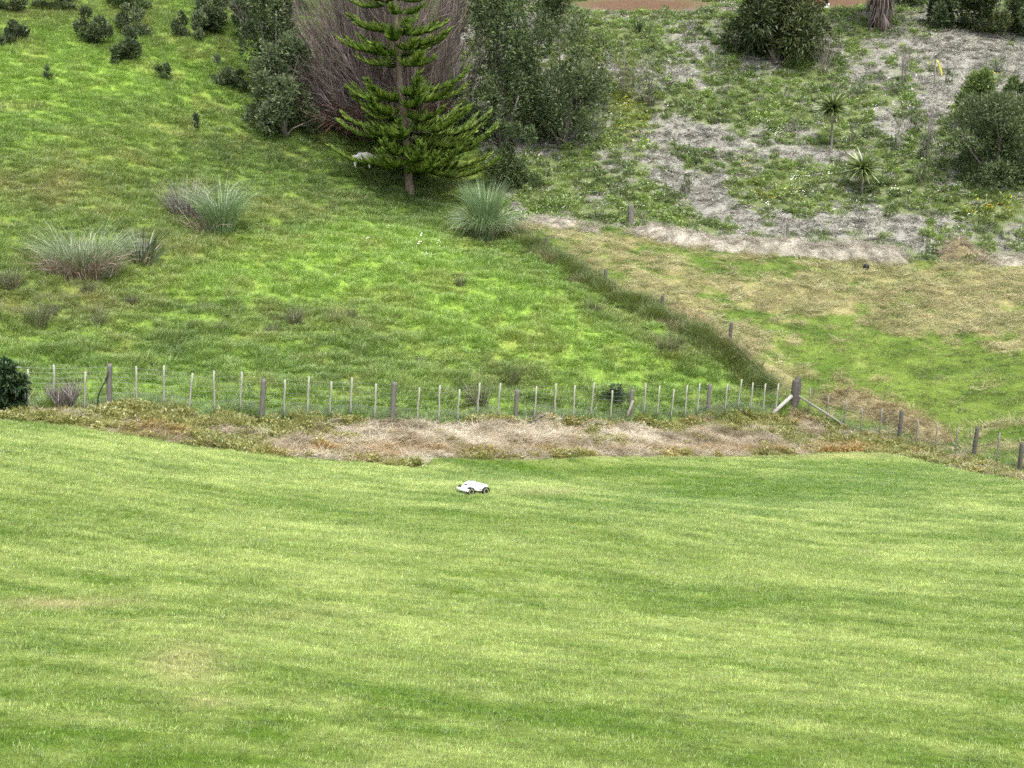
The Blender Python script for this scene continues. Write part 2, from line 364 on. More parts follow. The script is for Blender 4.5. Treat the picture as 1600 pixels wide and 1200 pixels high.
LAWN_LIGHT = [(200,880,300,16,.22),(700,985,500,18,.2),(1300,1010,300,18,.2),(300,960,300,10,-.15),(1200,905,300,14,-.1),(160,800,260,22,-.12),(800,815,500,30,-.12),(500,880,600,40,.1),(250,1140,500,50,-.12),(1000,1150,500,60,-.12),(300,860,500,60,.25),(300,1000,420,60,.2),(1350,880,260,40,.2),(1450,1080,300,60,.15),(1250,755,330,30,-.55),(800,728,190,18,-.45),(980,775,160,14,-.15),
              (150,1150,350,60,-.22),(700,1180,500,50,-.18),(250,690,250,25,.2),(480,760,200,20,.1),(620,735,110,8,.3),(860,760,110,7,.35),(1000,800,200,20,-.1),(1560,1120,60,60,-.2)]  # tone bands; the hollow's shade is painted in with its deeper green
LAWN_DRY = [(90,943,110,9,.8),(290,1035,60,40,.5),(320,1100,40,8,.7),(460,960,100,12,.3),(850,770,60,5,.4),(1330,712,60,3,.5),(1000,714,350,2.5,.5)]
WEDGE = line([(190,455),(330,430),(420,385),(540,345),(640,352),(720,390),(900,480),(1040,570),(800,570),(620,505),(420,470),(280,465)])
def pad_tint(P, u, v):
    x, y = P[:, 0], P[:, 1]
    n1 = fbm(x*0.55, y*0.4, 61, 3); n2 = fbm(x*1.7, y*1.2, 71, 2)
    t = np.clip(0.42+(n1-0.5)*.6+(n2-0.5)*.55+.8*blobs(u, v, PAD_BRIGHT)+.34*sstep(.7, -.7, sdf(WEDGE, x, y)+1.2*(n2-.5)), 0, 1)
    c = mixc((0.115, 0.19, 0.042), (0.255, 0.40, 0.07), t)
    dry = np.clip(sstep(0.52, 0.75, fbm(x*0.8+5, y*0.6, 81, 3))*0.4+.15*sstep(.5, .7, fbm(x*2.4, y*2, 85, 2))+blobs(u, v, PAD_DRY), 0, 0.9)
    return mixc(c, (0.30, 0.29, 0.10), dry*(0.5+0.5*n2))
PAD_BRIGHT = [(120,120,300,120,.28),(80,110,180,50,.15),(640,430,160,50,.2),(450,415,130,35,.45),(560,395,110,38,.4),(290,447,90,12,.45),(520,360,60,12,.25),(700,450,150,50,.25),(260,320,160,30,-.15),(330,440,120,25,.45),(70,110,170,50,.4),(600,370,80,20,.2),(850,520,200,60,.25),(200,150,150,60,.15),(420,235,130,50,-.45),(560,290,140,30,-.35),(330,80,120,60,-.2),(680,330,80,25,-.3),
              (120,480,200,40,-.25),(60,300,120,40,-.15),(1000,600,200,20,.15),(500,480,140,20,-.2),(640,540,200,20,-.05)]  # grass tone zones; greener ground under the trees also carries painted shade
PAD_DRY = [(60,290,150,45,.5),(120,420,140,50,.3),(70,480,150,40,.4),(420,330,90,22,.4),(30,20,200,20,.35),(250,200,130,35,.15),(250,380,110,40,.25),(500,500,150,30,.2),(720,600,120,20,.2),(1060,545,40,22,.5),(940,480,60,30,.2)]
def field_tint(P, u, v):
    x, y = P[:, 0], P[:, 1]; n1 = fbm(x*0.9, y*0.9, 91, 3)
    t = np.clip(0.45+(n1-0.5)*1.6+blobs(u, v, [(1300,540,120,40,.3),(1480,620,200,50,.3)]), 0, 1)
    return mixc((0.085, 0.15, 0.028), (0.18, 0.26, 0.055), t)
def straw_amount(P, u, v):
    x, y = P[:, 0], P[:, 1]; n = .5*fbm(x*0.5, y*0.9, 101, 3)+.5*fbm(x*1.6, y*1.9, 105, 2)
    b = blobs(u, v, [(900,410,40,16,.5),(980,455,40,16,.5),(1050,500,45,18,.6),(1130,548,50,18,.7),(1200,585,55,16,.6),(1500,480,170,45,.8),(1330,450,200,45,.55),(1080,460,110,25,.45),(1150,540,70,25,.6),(1060,470,60,25,.35),(1250,590,90,25,.5),(1350,625,60,20,.5),(930,390,120,25,.3),(1560,430,100,25,.5),
                     (1250,450,60,25,.35),(1330,545,100,28,-.7),(1500,610,170,45,-.75),(1000,420,100,20,-.1),(1280,500,60,20,-.2)])
    return np.clip((n-0.5)*2.6+0.30+b*.75, 0, 1)
def verge_kind(P, u, v):
    """0 bare / straw .. 1 green; second: rusty"""
    x, y = P[:, 0], P[:, 1]; n = fbm(x*0.9, y*1.1, 111, 3)
    g = np.clip((n-0.5)*3.0+0.62+blobs(u, v, [(830,688,330,24,-.85),(620,680,130,20,-.35),(230,672,260,40,.55),(1330,690,170,25,.4),(1130,690,120,16,-.35),(180,655,110,18,.3),(330,665,120,25,.12),(930,660,70,14,.75),(1100,668,90,14,.6),(1250,660,100,20,.35),(1420,700,110,22,.5),(1540,725,90,20,.4),(720,657,120,7,.5),(90,640,60,10,-.3)]), 0, 1)
    r = np.clip((fbm(x*1.2, y*1.2, 121, 2)-0.5)*1.4+blobs(u, v, [(230,677,50,10,.8),(480,707,70,9,.8),(610,708,70,14,.9),(760,702,250,8,.7),(1150,703,200,9,.7),(1320,705,60,7,.4),(1500,718,60,6,.2)]), 0, 1)
    return g, r
def bank_green(P, u, v):
    x, y = P[:, 0], P[:, 1]; n = .5*fbm(x*0.6, y*0.5, 131, 3)+.5*fbm(x*2.3, y*1.8, 135, 2)
    b = blobs(u, v, [(1060,210,70,22,-.8),(1150,225,60,16,-.7),(1090,285,50,35,-.8),(1000,278,50,16,-.5),(1110,325,35,30,-.6),(1510,75,130,40,-.9),(1570,120,80,45,-.8),(1450,160,50,25,-.5),(1280,245,60,14,-.6),(1250,350,150,18,-.5),
                     (1420,345,150,20,-.6),(1130,60,80,20,-.4),(820,25,60,40,-.7),(1420,190,50,20,-.5),(1060,95,60,18,-.3),(1270,265,25,14,-.5),(1210,60,60,20,-.3),(1560,370,80,15,-.4),
                     (880,285,100,40,.7),(960,60,90,22,.5),(970,170,45,50,.6),(1150,160,110,20,.6),(1200,275,80,28,.7),(1310,205,70,22,.5),(1400,270,80,25,.4),(1340,315,80,22,.35),(1500,310,110,30,.6),(1000,330,80,18,.5),(1300,120,80,30,.1)])
    return np.clip((n-0.5)*2.6+0.64+b*.8, 0, 1)

soil = np.zeros((len(fx_), 3))
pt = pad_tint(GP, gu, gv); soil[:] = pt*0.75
bk = bank_green(GP, gu, gv); bc = mixc((0.23, 0.225, 0.20), (0.12, 0.15, 0.06), sstep(0.25, 0.75, bk))
dirt = np.clip(blobs(gu, gv, [(1000,8,130,12,1.3),(1300,4,90,14,1.1)]), 0, 1); bc = mixc(bc, (0.115, 0.075, 0.05), dirt)
w = sstep(0.2, -0.2, sB)[:, None]; soil = soil*(1-w)+bc*w
st = straw_amount(GP, gu, gv); fc = mixc(field_tint(GP, gu, gv)*0.7, (0.30, 0.26, 0.13), sstep(0.3, 0.8, st)*0.8)
w = sstep(0.2, -0.2, sF)[:, None]; soil = soil*(1-w)+fc*w
vg, vr_ = verge_kind(GP, gu, gv); vc = mixc((0.34, 0.29, 0.20), (0.13, 0.13, 0.05), sstep(0.3, 0.7, vg))
w = sstep(0.15, -0.15, sV)[:, None]; soil = soil*(1-w)+vc*w
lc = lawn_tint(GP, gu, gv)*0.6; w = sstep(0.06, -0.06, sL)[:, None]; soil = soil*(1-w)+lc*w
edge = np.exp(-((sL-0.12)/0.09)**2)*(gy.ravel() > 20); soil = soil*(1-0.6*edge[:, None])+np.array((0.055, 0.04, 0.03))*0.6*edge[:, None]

ny, nx = gx.shape
q = (np.arange(ny-1)[:, None]*nx+np.arange(nx-1)[None]).ravel(); quads = np.stack([q, q+1, q+1+nx, q+nx], -1)
cent = lambda a: a[quads].mean(1)
cls = np.full(len(quads), 1); cls[cent(sB) < 0] = 4; cls[cent(sF) < 0] = 3; cls[cent(sV) < 0] = 2; cls[cent(sL) < 0] = 0
for k, nm, lb in ((0, "lawn", "striped mown lawn sloping down from the camera"), (1, "paddock", "lush rough grass paddock rising behind the wire fence"), (2, "verge", "strip of dead straw and weeds between lawn and fence"),
                  (3, "mown_field", "cut grass field with straw litter beyond the corner post"), (4, "mulched_bank", "weedy hillside with pale wood mulch")):
    f = quads[cls == k]; uq, inv = np.unique(f, return_inverse=True)
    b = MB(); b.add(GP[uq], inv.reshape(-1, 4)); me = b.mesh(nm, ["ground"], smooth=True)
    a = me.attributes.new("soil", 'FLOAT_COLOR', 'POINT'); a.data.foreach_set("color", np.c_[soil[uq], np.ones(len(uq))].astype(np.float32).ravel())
    o = tag(obj(nm, me), lb, nm.replace("_", " "), kind="structure")

# ------------------------------------------------------------------ tuft meshes
leaf_mat("tuft", (0, 0, 0), 0.38, 0.05, attr="tint", var=0.28)
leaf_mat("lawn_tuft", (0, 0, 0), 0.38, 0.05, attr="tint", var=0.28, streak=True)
leaf_mat("tuft_dry", (0, 0, 0), 0.25, 0.02, attr="tint", var=0.3)
leaf_mat("flower", (0, 0, 0), 0.3, 0.0, attr="tint", var=0.1)
def grass_tuft(n, rad, hmin, hmax, w, lean=(0.1, 0.5), bend=(0.3, 1.3), segs=3, mat="tuft", edge_drop=0.4):
    b = MB(); r = rad*np.sqrt(RNG.random(n)); th = RNG.random(n)*2*np.pi
    P = np.stack([r*np.cos(th), r*np.sin(th), np.full(n, -0.02)], -1); az = th+RNG.normal(0, 0.9, n)
    L = RNG.uniform(hmin, hmax, n)*(1-edge_drop*r/rad); a0 = RNG.uniform(*lean, n); a1 = a0+RNG.uniform(*bend, n)
    b.strips(P, az, L, RNG.uniform(0.7, 1.2, n)*w, a0, a1, segs, twist=RNG.normal(0, 0.6, n)); return b.mesh("tuft", [mat])
def litter_tuft(n, rad, lmin, lmax, w, h=0.05, mat="tuft_dry"):
    b = MB(); r = rad*np.sqrt(RNG.random(n)); th = RNG.random(n)*2*np.pi
    P = np.stack([r*np.cos(th), r*np.sin(th), RNG.random(n)*h], -1)
    a0 = RNG.uniform(1.0, 1.6, n); b.strips(P, RNG.random(n)*6.28, RNG.uniform(lmin, lmax, n), w*RNG.uniform(.6, 1.3, n), a0, a0+RNG.uniform(-0.3, 0.7, n), 2, tip=0.5, twist=RNG.normal(0, .7, n)); return b.mesh("litter", [mat])
def leafy_tuft(n, rad, h, ls, mat="tuft"):
    b = MB(); r = rad*np.sqrt(RNG.random(n)); th = RNG.random(n)*2*np.pi; z = RNG.random(n)*h*(1-0.6*(r/rad)**2)
    P = np.stack([r*np.cos(th), r*np.sin(th), z], -1); a0 = RNG.uniform(0.2, 1.5, n)
    b.strips(P, th+RNG.normal(0, 0.8, n), ls*RNG.uniform(.6, 1.4, n), ls*0.4, a0, a0+RNG.uniform(0, .8, n), 2, belly=0.5, tip=0.2); return b.mesh("weed", [mat])
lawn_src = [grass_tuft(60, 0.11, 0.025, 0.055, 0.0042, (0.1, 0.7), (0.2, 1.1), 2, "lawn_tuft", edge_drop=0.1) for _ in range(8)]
pad_src = [grass_tuft(100, 0.24, 0.14, 0.34, 0.015, (0.0, 0.5), (0.5, 1.8), 3) for _ in range(8)]
long_src = [grass_tuft(90, 0.22, 0.3, 0.65, 0.010, (0.0, 0.4), (0.3, 1.4), 4) for _ in range(6)]
short_src = [grass_tuft(70, 0.2, 0.05, 0.14, 0.010, (0.1, 0.8), (0.3, 1.4), 2) for _ in range(6)]
straw_src = [litter_tuft(60, 0.3, 0.12, 0.4, 0.010, 0.10) for _ in range(6)]
chip_src = [litter_tuft(45, 0.32, 0.06, 0.22, 0.035, 0.05) for _ in range(6)]
weed_src = [leafy_tuft(90, 0.22, 0.26, 0.10) for _ in range(6)]
flower_src = []
for _ in range(4):
    b = MB(); n = 4; th = RNG.random(n)*6.28; r = RNG.random(n)*0.4
    for i in range(n):
        c = np.array([r[i]*math.cos(th[i]), r[i]*math.sin(th[i]), RNG.uniform(0.2, 0.42)]); k = 7; a = np.arange(k)*2*np.pi/k; s = RNG.uniform(.025, .05)
        V = np.c_[c[0]+s*np.cos(a), c[1]+s*np.sin(a)-0, np.full(k, c[2])+0.3*s*np.sin(a)+.004*np.cos(3*a)]
        b.add(np.vstack([V, c+[0, 0, s*.35]]), [[k, j, (j+1) % k, (j+1) % k] for j in range(k)])
    flower_src.append(b.mesh("flower", ["flower"]))

# lawn
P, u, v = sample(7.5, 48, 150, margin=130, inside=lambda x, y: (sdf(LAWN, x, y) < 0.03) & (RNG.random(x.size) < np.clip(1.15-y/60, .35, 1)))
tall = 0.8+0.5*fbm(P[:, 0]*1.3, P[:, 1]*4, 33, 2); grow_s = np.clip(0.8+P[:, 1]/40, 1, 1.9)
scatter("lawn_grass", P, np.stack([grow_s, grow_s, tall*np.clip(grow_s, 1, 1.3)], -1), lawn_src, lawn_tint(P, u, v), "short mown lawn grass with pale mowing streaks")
# paddock: thick near the fence, thinner out up the hill
def in_pad(x, y): return (sdf(LAWN, x, y) > 0.1) & (sdf(VERGE, x, y) > -0.1) & (sdf(FIELD, x, y) > -0.1) & (sdf(BANK, x, y) > -0.1)
P, u, v = sample(31, 100, 20, inside=lambda x, y: in_pad(x, y) & (RNG.random(x.size) < np.clip(1.35-y/100, .4, 1)))
lump = fbm(P[:, 0]*0.9, P[:, 1]*0.9, 3); hs = (0.6+.8*sstep(.3, .75, lump))*np.clip(0.8+P[:, 1]/160, 1, 1.4); wide = np.clip(0.65+P[:, 1]/100, 1, 1.6)
scatter("paddock_grass", P, np.stack([wide, wide, hs], -1), pad_src, pad_tint(P, u, v), "lush clumpy green paddock grass")
# long seedy grass in the paddock
P, u, v = sample(32, 95, 6, inside=in_pad)
am = blobs(u, v, [(70,470,170,50,.8),(110,400,130,40,.5),(60,290,140,35,.5),(420,330,80,20,.7),(500,500,160,25,.5),(720,605,160,18,.5),(1050,545,50,20,.9),(250,385,80,25,.7),(40,25,180,20,.5)])+0.25*(fbm(P[:, 0]*.6, P[:, 1]*.6, 55, 2)-.35)
k = RNG.random(len(P)) < am; P, u, v = P[k], u[k], v[k]
c = mixc(pad_tint(P, u, v), (0.20, 0.19, 0.09), RNG.random(len(P))*0.7)
scatter("long_grass", P, RNG.uniform(.5, 1.0, len(P)), long_src, c, "tall seeding grass going brown in the paddock")
# overgrown strip along the old fence
def along(poly, n, width):
    seg = np.diff(poly, axis=0); L = np.linalg.norm(seg, axis=1); cs = np.r_[0, np.cumsum(L)]
    s = RNG.random(n)*cs[-1]; i = np.clip(np.searchsorted(cs, s)-1, 0, len(seg)-1); t = (s-cs[i])/L[i]
    nr = np.stack([-seg[:, 1], seg[:, 0]], -1)/L[:, None]
    p = poly[i]+seg[i]*t[:, None]+nr[i]*RNG.normal(0, width, n)[:, None]; return np.c_[p, Z(p[:, 0], p[:, 1])], s/cs[-1]
P, s = along(FENCE_C, 1700, 0.36); u, v = project(P); k = s > 0.06; P, u, v = P[k], u[k], v[k]
c = mixc(mixc((0.085, 0.13, 0.03), (0.20, 0.25, 0.06), RNG.random(len(P))), (0.22, 0.18, 0.09), sstep(.5, .8, fbm(P[:, 0]*.8, P[:, 1]*.8, 77, 2)))
scatter("fence_line_grass", P, RNG.uniform(.8, 1.6, len(P)), long_src, c, "long unmown grass smothering the old fence line")
# mown field
P, u, v = sample(38, 72, 16, inside=lambda x, y: sdf(FIELD, x, y) < 0.05)
sa = straw_amount(P, u, v); k = RNG.random(len(P)) < np.clip(1.15-sa, .15, 1); Q = P[k]; c = field_tint(Q, u[k], v[k])
scatter("field_grass", Q, np.c_[np.full(len(Q), 1.3), np.full(len(Q), 1.3), RNG.uniform(.7, 1.5, len(Q))], short_src, mixc(c, (0.27, 0.27, 0.10), RNG.random(len(Q))*.55), "short green grass of the mown field")
k = RNG.random(len(P)) < sstep(.15, .9, sa)*.8; Q = P[k]; n = len(Q)
c = mixc(mixc((0.30, 0.25, 0.14), (0.58, 0.53, 0.33), np.clip(fbm(Q[:, 0]*1.4, Q[:, 1]*1.4, 141, 3)*1.6-.3+RNG.normal(0, .15, n), 0, 1)), (0.19, 0.24, 0.07), RNG.random(n)*.8)
scatter("cut_straw", Q, RNG.uniform(.8, 1.4, n), straw_src, c, "dry straw left lying on the mown field")
# verge
P, u, v = sample(28, 52, 40, inside=lambda x, y: (sdf(VERGE, x, y) < 0.0) & (sdf(LAWN, x, y) > 0.12))
g, r = verge_kind(P, u, v); rnd = RNG.random(len(P))
k = rnd > g*1.1; Q = P[k]; n = len(Q)
c = mixc((0.20, 0.17, 0.105), (0.58, 0.53, 0.42), np.clip(fbm(Q[:, 0]*.8, Q[:, 1]*3.2, 151, 3)*2.4-.75+blobs(u[k], v[k], [(800,685,260,20,.45),(300,670,260,25,-.25)])+RNG.normal(0, .08, n), 0, 1)); c = mixc(c, (0.32, 0.23, 0.12), r[k]*.6)
scatter("verge_straw", Q, RNG.uniform(.6, 1.0, n), straw_src, c, "bleached dead grass matted on the verge")
k = rnd < np.maximum(g*.8, r*.5)*.85; Q = P[k]; n = len(Q); gg, rr = g[k], r[k]
c = mixc(mixc((0.14, 0.18, 0.04), (0.36, 0.36, 0.11), fbm(Q[:, 0]*1.3, Q[:, 1]*1.3, 155, 2)*.7+.3*RNG.random(n)), (0.36, 0.30, 0.10), np.clip(1.15-gg, 0, 1)*.8*(.4+.6*RNG.random(n))); c = mixc(c, (0.36, 0.22, 0.07), np.clip(rr*1.1-.25, 0, .9))
scatter("verge_weeds", Q, np.c_[np.full(n, .8), np.full(n, .8), RNG.uniform(.3, .95, n)*(0.55+.55*gg)], weed_src+long_src[:3]+pad_src[:3], c, "low yellowing weeds on the verge, some turned rusty")
# bank
P, u, v = sample(62, 112, 11, inside=lambda x, y: sdf(BANK, x, y) < 0)
gr = bank_green(P, u, v); dd = np.clip(blobs(u, v, [(1000,8,130,12,1.3),(1300,4,90,14,1.1)]), 0, 1); rnd = RNG.random(len(P))
k = (rnd > gr-.1) & (dd < .5); Q = P[k]; n = len(Q)
c = mixc((0.13, 0.13, 0.108), (0.51, 0.505, 0.43), np.clip(RNG.normal(.43, .28, n), 0, 1))
scatter("wood_mulch", Q, RNG.uniform(.8, 1.3, n), chip_src, c, "pale grey wood chip mulch on the hillside", tilt=.3)
k = (RNG.random(len(P)) < .85*sstep(.2, .85, gr)) & (dd < .6); Q = P[k]; n = len(Q)
c = mixc((0.095, 0.165, 0.035), (0.25, 0.365, 0.075), np.clip(fbm(Q[:, 0]*.7, Q[:, 1]*.5, 161, 3)*1.8-.4+RNG.normal(0, .12, n), 0, 1)); c = mixc(c, (0.20, 0.22, 0.12), RNG.random(n)*.5)
yl = blobs(u[k], v[k], [(980,170,45,40,.8),(880,100,50,50,.7),(1560,335,60,20,.6),(960,110,50,20,.5),(1200,300,80,20,.4)]); c = mixc(c, (0.26, 0.27, 0.03), np.clip(yl, 0, .8)*RNG.random(n))
scatter("bank_weeds", Q, np.c_[RNG.uniform(.9, 1.5, n), RNG.uniform(.9, 1.5, n), RNG.uniform(.6, 1.7, n)], weed_src+pad_src, c, "green weeds and grass spreading over the mulch")
# flowers
def flowers(nm, spots, col, lb):
    Q = []
    for (fu, fv, ru, rv, n) in spots:
        for _ in range(int(n*1.7)): Q.append(place(fu+RNG.normal(0, ru), fv+RNG.normal(0, rv)))
    Q = np.array(Q); scatter(nm, Q, RNG.uniform(.7, 1.2, len(Q)), flower_src, np.tile(col, (len(Q), 1)), lb)
flowers("white_flowers", [(1315,212,18,7,16),(1195,205,14,14,10),(1245,290,12,6,8),(855,243,14,8,8),(1370,180,30,15,9),(1420,160,60,30,6),(1300,290,80,25,12),(1450,310,90,20,10),(1560,350,40,12,6),(1330,350,60,12,7),(1200,110,40,10,5),(950,190,20,10,2),(600,370,60,10,2),(700,390,60,15,3)], (.85, .85, .78), "scattered white daisies on the bank")
flowers("yellow_flowers", [(975,165,12,10,6),(985,215,22,8,10),(1560,335,30,8,10),(1165,265,15,8,4),(890,60,25,20,6),(1545,125,20,6,5),(1210,315,30,6,4)], (.72, .60, .04), "patches of small yellow flowers on the bank")

# ------------------------------------------------------------------ materials of single things
solid_mat("post_wood", (0.075, 0.072, 0.062), (0.18, 0.172, 0.15), 14, .9, .5, (3, 3, .4))
solid_mat("dark_post", (0.045, 0.042, 0.036), (0.12, 0.112, 0.098), 14, .9, .5, (3, 3, .4))
solid_mat("batten_wood", (0.21, 0.22, 0.165), (0.34, 0.35, 0.28), 10, .85, .3, (3, 3, .4))
solid_mat("grey_batten", (0.13, 0.12, 0.10), (0.26, 0.25, 0.21), 10, .85, .3, (3, 3, .4))
solid_mat("brace_wood", (0.20, 0.195, 0.175), (0.36, 0.355, 0.33), 9, .8, .3, (3, 3, 1))
solid_mat("wire", (0.35, 0.36, 0.36), rough=.5, metallic=.6)
solid_mat("net", (0.23, 0.25, 0.26), rough=.6, metallic=.3)
solid_mat("bark", (0.10, 0.075, 0.055), (0.24, 0.19, 0.15), 6, .95, .8, (2, 2, 1))
solid_mat("grey_bark", (0.10, 0.09, 0.08), (0.22, 0.20, 0.18), 6, .95, .6, (2, 2, .5))
solid_mat("fern_bark", (0.045, 0.03, 0.022), (0.12, 0.085, 0.06), 16, 1.0, 1.0, (2, 2, .4))
solid_mat("black_plastic", (0.012, 0.012, 0.013), rough=.45)
solid_mat("white_shell", (0.80, 0.80, 0.78), (0.72, 0.73, 0.70), 5, .32, 0, spec=.5)
solid_mat("tyre", (0.014, 0.014, 0.014), (0.03, 0.03, 0.028), 30, .85, .3)
solid_mat("rim_ring", (0.42, 0.45, 0.22), rough=.5)
solid_mat("dark_vent", (0.10, 0.10, 0.11), rough=.5)
solid_mat("straw_heap", (0.20, 0.18, 0.145), (0.48, 0.445, 0.38), 7, 1.0, 1.0, (1, 2, 2))
solid_mat("dry_heap", (0.13, 0.11, 0.055), (0.34, 0.30, 0.17), 7, 1.0, 1.0, (1, 2, 2))
solid_mat("wool", (0.62, 0.58, 0.50), (0.78, 0.75, 0.68), 12, 1.0, .8)
solid_mat("skin", (0.45, 0.28, 0.2), rough=.6); solid_mat("black_cloth", (0.012, 0.012, 0.014), (0.03, 0.03, 0.033), 20, .9)
solid_mat("white_boot", (0.75, 0.75, 0.72), rough=.5); solid_mat("hair", (0.03, 0.02, 0.015), rough=.6)
solid_mat("yellow_strip", (0.55, 0.52, 0.06), (0.62, 0.60, 0.12), 8, .5)
leaf_mat("norfolk_green", (0.06, 0.105, 0.019), .15, .03, var=.55)
leaf_mat("norfolk_tip", (0.145, 0.22, 0.032), .2, .03, var=.4)
leaf_mat("grey_green", (0.12, 0.155, 0.078), .2, .02, var=.6)
leaf_mat("dark_green", (0.06, 0.085, 0.04), .15, .02, var=.6)
leaf_mat("mid_green", (0.08, 0.12, 0.045), .22, .02, var=.6)
leaf_mat("olive", (0.095, 0.125, 0.055), .22, .02, var=.6)
leaf_mat("fresh_green", (0.15, 0.215, 0.065), .3, .02, var=.45)
leaf_mat("conifer_olive", (0.055, 0.07, 0.022), .15, .02, var=.6)
leaf_mat("grey_sage", (0.12, 0.14, 0.09), .2, .02, var=.5)
leaf_mat("twig", (0.16, 0.128, 0.118), 0, .03, var=.65)
leaf_mat("rust_twig", (0.12, 0.07, 0.048), .05, .02, var=.6)
leaf_mat("grey_twig", (0.19, 0.17, 0.155), 0, .03, var=.5)
leaf_mat("toetoe", (0.16, 0.25, 0.10), .25, .10, var=.5)
leaf_mat("toetoe_dead", (0.30, 0.25, 0.19), .2, .04, var=.5)
leaf_mat("toetoe_brown", (0.25, 0.185, 0.14), .2, .04, var=.5)
leaf_mat("rush", (0.075, 0.095, 0.032), .2, .05, var=.55)
leaf_mat("flax", (0.06, 0.085, 0.035), .15, .12, var=.6)
leaf_mat("cabbage", (0.16, 0.215, 0.06), .2, .12, var=.55)
leaf_mat("glossy_dark", (0.022, 0.045, 0.018), .12, .02, var=.6, rough=.3)

# ------------------------------------------------------------------ fences
def poly_at_u(poly, uu):
    """the point of a fence line seen at image column uu"""
    seg = np.diff(poly, axis=0); L = np.linalg.norm(seg, axis=1); cs = np.r_[0, np.cumsum(L)]
    s = np.linspace(0, cs[-1], 3000); x = np.interp(s, cs, poly[:, 0]); y = np.interp(s, cs, poly[:, 1]); z = Zsmooth(x, y)
    pu, _ = project(np.stack([x, y, z], -1)); i = int(np.argmin(abs(pu-uu))); return np.array([x[i], y[i], Zs(x[i], y[i])]), s[i]
def poly_pts(poly, s0, s1, step):
    L = np.linalg.norm(np.diff(poly, axis=0), axis=1); cs = np.r_[0, np.cumsum(L)]; s = np.linspace(s0, s1, max(2, int((s1-s0)/step)))
    x = np.interp(s, cs, poly[:, 0]); y = np.interp(s, cs, poly[:, 1]); return np.stack([x, y, Z(x, y)], -1)
def post_mesh(h, r, mat, seed):
    rg = np.random.default_rng(seed); b = MB(); z = np.array([-.35, 0, h*.3, h*.6, h*.93, h]); k = np.array([1.05, 1.03, 1, .98, .96, .86])
    b.tube(np.c_[rg.normal(0, .006, 6), rg.normal(0, .006, 6), z], r*k, 9, 0); return b.mesh("post", [mat])
def batten_mesh(h, mat, seed):
    rg = np.random.default_rng(seed); b = MB(); n = 5; z = np.linspace(.02, h, n); x = rg.normal(0, .006, n)
    b.tube(np.c_[x, rg.normal(0, .004, n), z], .031, 4)
    return b.mesh("batten", [mat])
POST = [post_mesh(1.13+.03*i, .074+.006*(i % 2), "post_wood", i) for i in range(3)]
DPOST = [post_mesh(1.08+.03*i, .074, "dark_post", 9+i) for i in range(2)]
BAT = [batten_mesh(1.16+.02*i, "batten_wood", 20+i) for i in range(4)]
GBAT = [batten_mesh(1.05+.03*i, "grey_batten", 30+i) for i in range(3)]
def wires(parent, poly, s0, s1, hs, rad=.0025, part="wire"):
    pts = poly_pts(poly, s0, s1, 1.2)
    for h in hs:
        b = MB(); b.tube(pts+np.array([0, -.05, h]), rad, 4); obj(part, b.mesh("wire", ["wire"]), parent)
def netting(parent, poly, s0, s1, h, cell=.055, wd=.0023):
    pts = poly_pts(poly, s0, s1, cell); b = MB(); n = len(pts); tx = np.gradient(pts[:, :2], axis=0); tx /= np.linalg.norm(tx, axis=1)[:, None]
    sag = .02*np.sin(np.arange(n)*.21)+.015*np.sin(np.arange(n)*.57)
    a = np.c_[pts[:, 0]-.07*0, pts[:, 1]-.07, pts[:, 2]-.02]; t3 = np.c_[tx*wd, np.zeros(n)]; top = a+np.c_[np.zeros((n, 2)), np.full(n, h)+sag]
    V = np.stack([a-t3, a+t3, top+t3, top-t3], 1).reshape(-1, 3); b.add(V, np.arange(4*n).reshape(n, 4))
    for k in range(1, int(h/cell)+2):
        lev = a+np.c_[np.zeros((n, 2)), np.minimum(k*cell, h)+sag*(k*cell/h)]; up = np.array([0, 0, wd])
        V = np.vstack([lev-up, lev+up]); i = np.arange(n-1); b.add(V, np.stack([i, i+1, i+1+n, i+n], -1))
    return tag(obj("netting", b.mesh("netting", ["net"]), parent), kind="stuff")
LEAN = math.radians(4)
f1, _ = poly_at_u(FENCE_A, 613); fa = empty("wire_fence", (0, 0, 0)); rr = random.Random(4)
tag(fa, "post and batten wire fence running along the foot of the paddock to the braced corner", "fence")
def stand(part, meshes, p, i, parent, lean=LEAN, sc=1.0):
    o = obj(part, meshes[i % len(meshes)], parent, tuple(p)); o.rotation_euler = (rr.gauss(0, .02), lean+rr.gauss(0, .02), rr.uniform(-.3, .3)); o.scale = (1, 1, sc); return o
for i, uu in enumerate([-150, -40, 172, 409, 613, 805, 984, 1106]): stand("post", POST, poly_at_u(FENCE_A, uu)[0], i, fa)
for i, uu in enumerate([-215, -180, -120, -95, -70, 8, 47, 87, 134, 215, 259, 297, 336, 376, 444, 481, 515, 548, 585, 651, 685, 714, 745, 778, 834, 866, 895, 922, 953, 1005, 1026, 1047, 1069, 1089, 1131, 1152, 1171, 1191, 1211]):
    p = poly_at_u(FENCE_A, uu)[0]; stand("batten", BAT, p-np.array([0, .09, 0]), rr.randrange(4), fa, sc=rr.uniform(.96, 1.05))
pb, _ = poly_at_u(FENCE_A, 978); b = MB(); b.tube([pb+[-.08, -.16, -.1], pb+[.22, -.14, .75]], .045, 7); obj("stay", b.mesh("stay", ["grey_batten"]), fa)
endA = np.linalg.norm(np.diff(FENCE_A, axis=0), axis=1).sum()
wires(fa, FENCE_A, 0, endA, [.42, .56, .70, .84, .98, 1.1]); netting(fa, FENCE_A, 1, endA-1.0, .42)
cp = np.array([FENCE_A[-1][0], FENCE_A[-1][1], Zs(*FENCE_A[-1])])
o = obj("corner_post", post_mesh(1.08, .14, "dark_post", 50), fa, tuple(cp)); o.rotation_euler = (0, .03, .4)
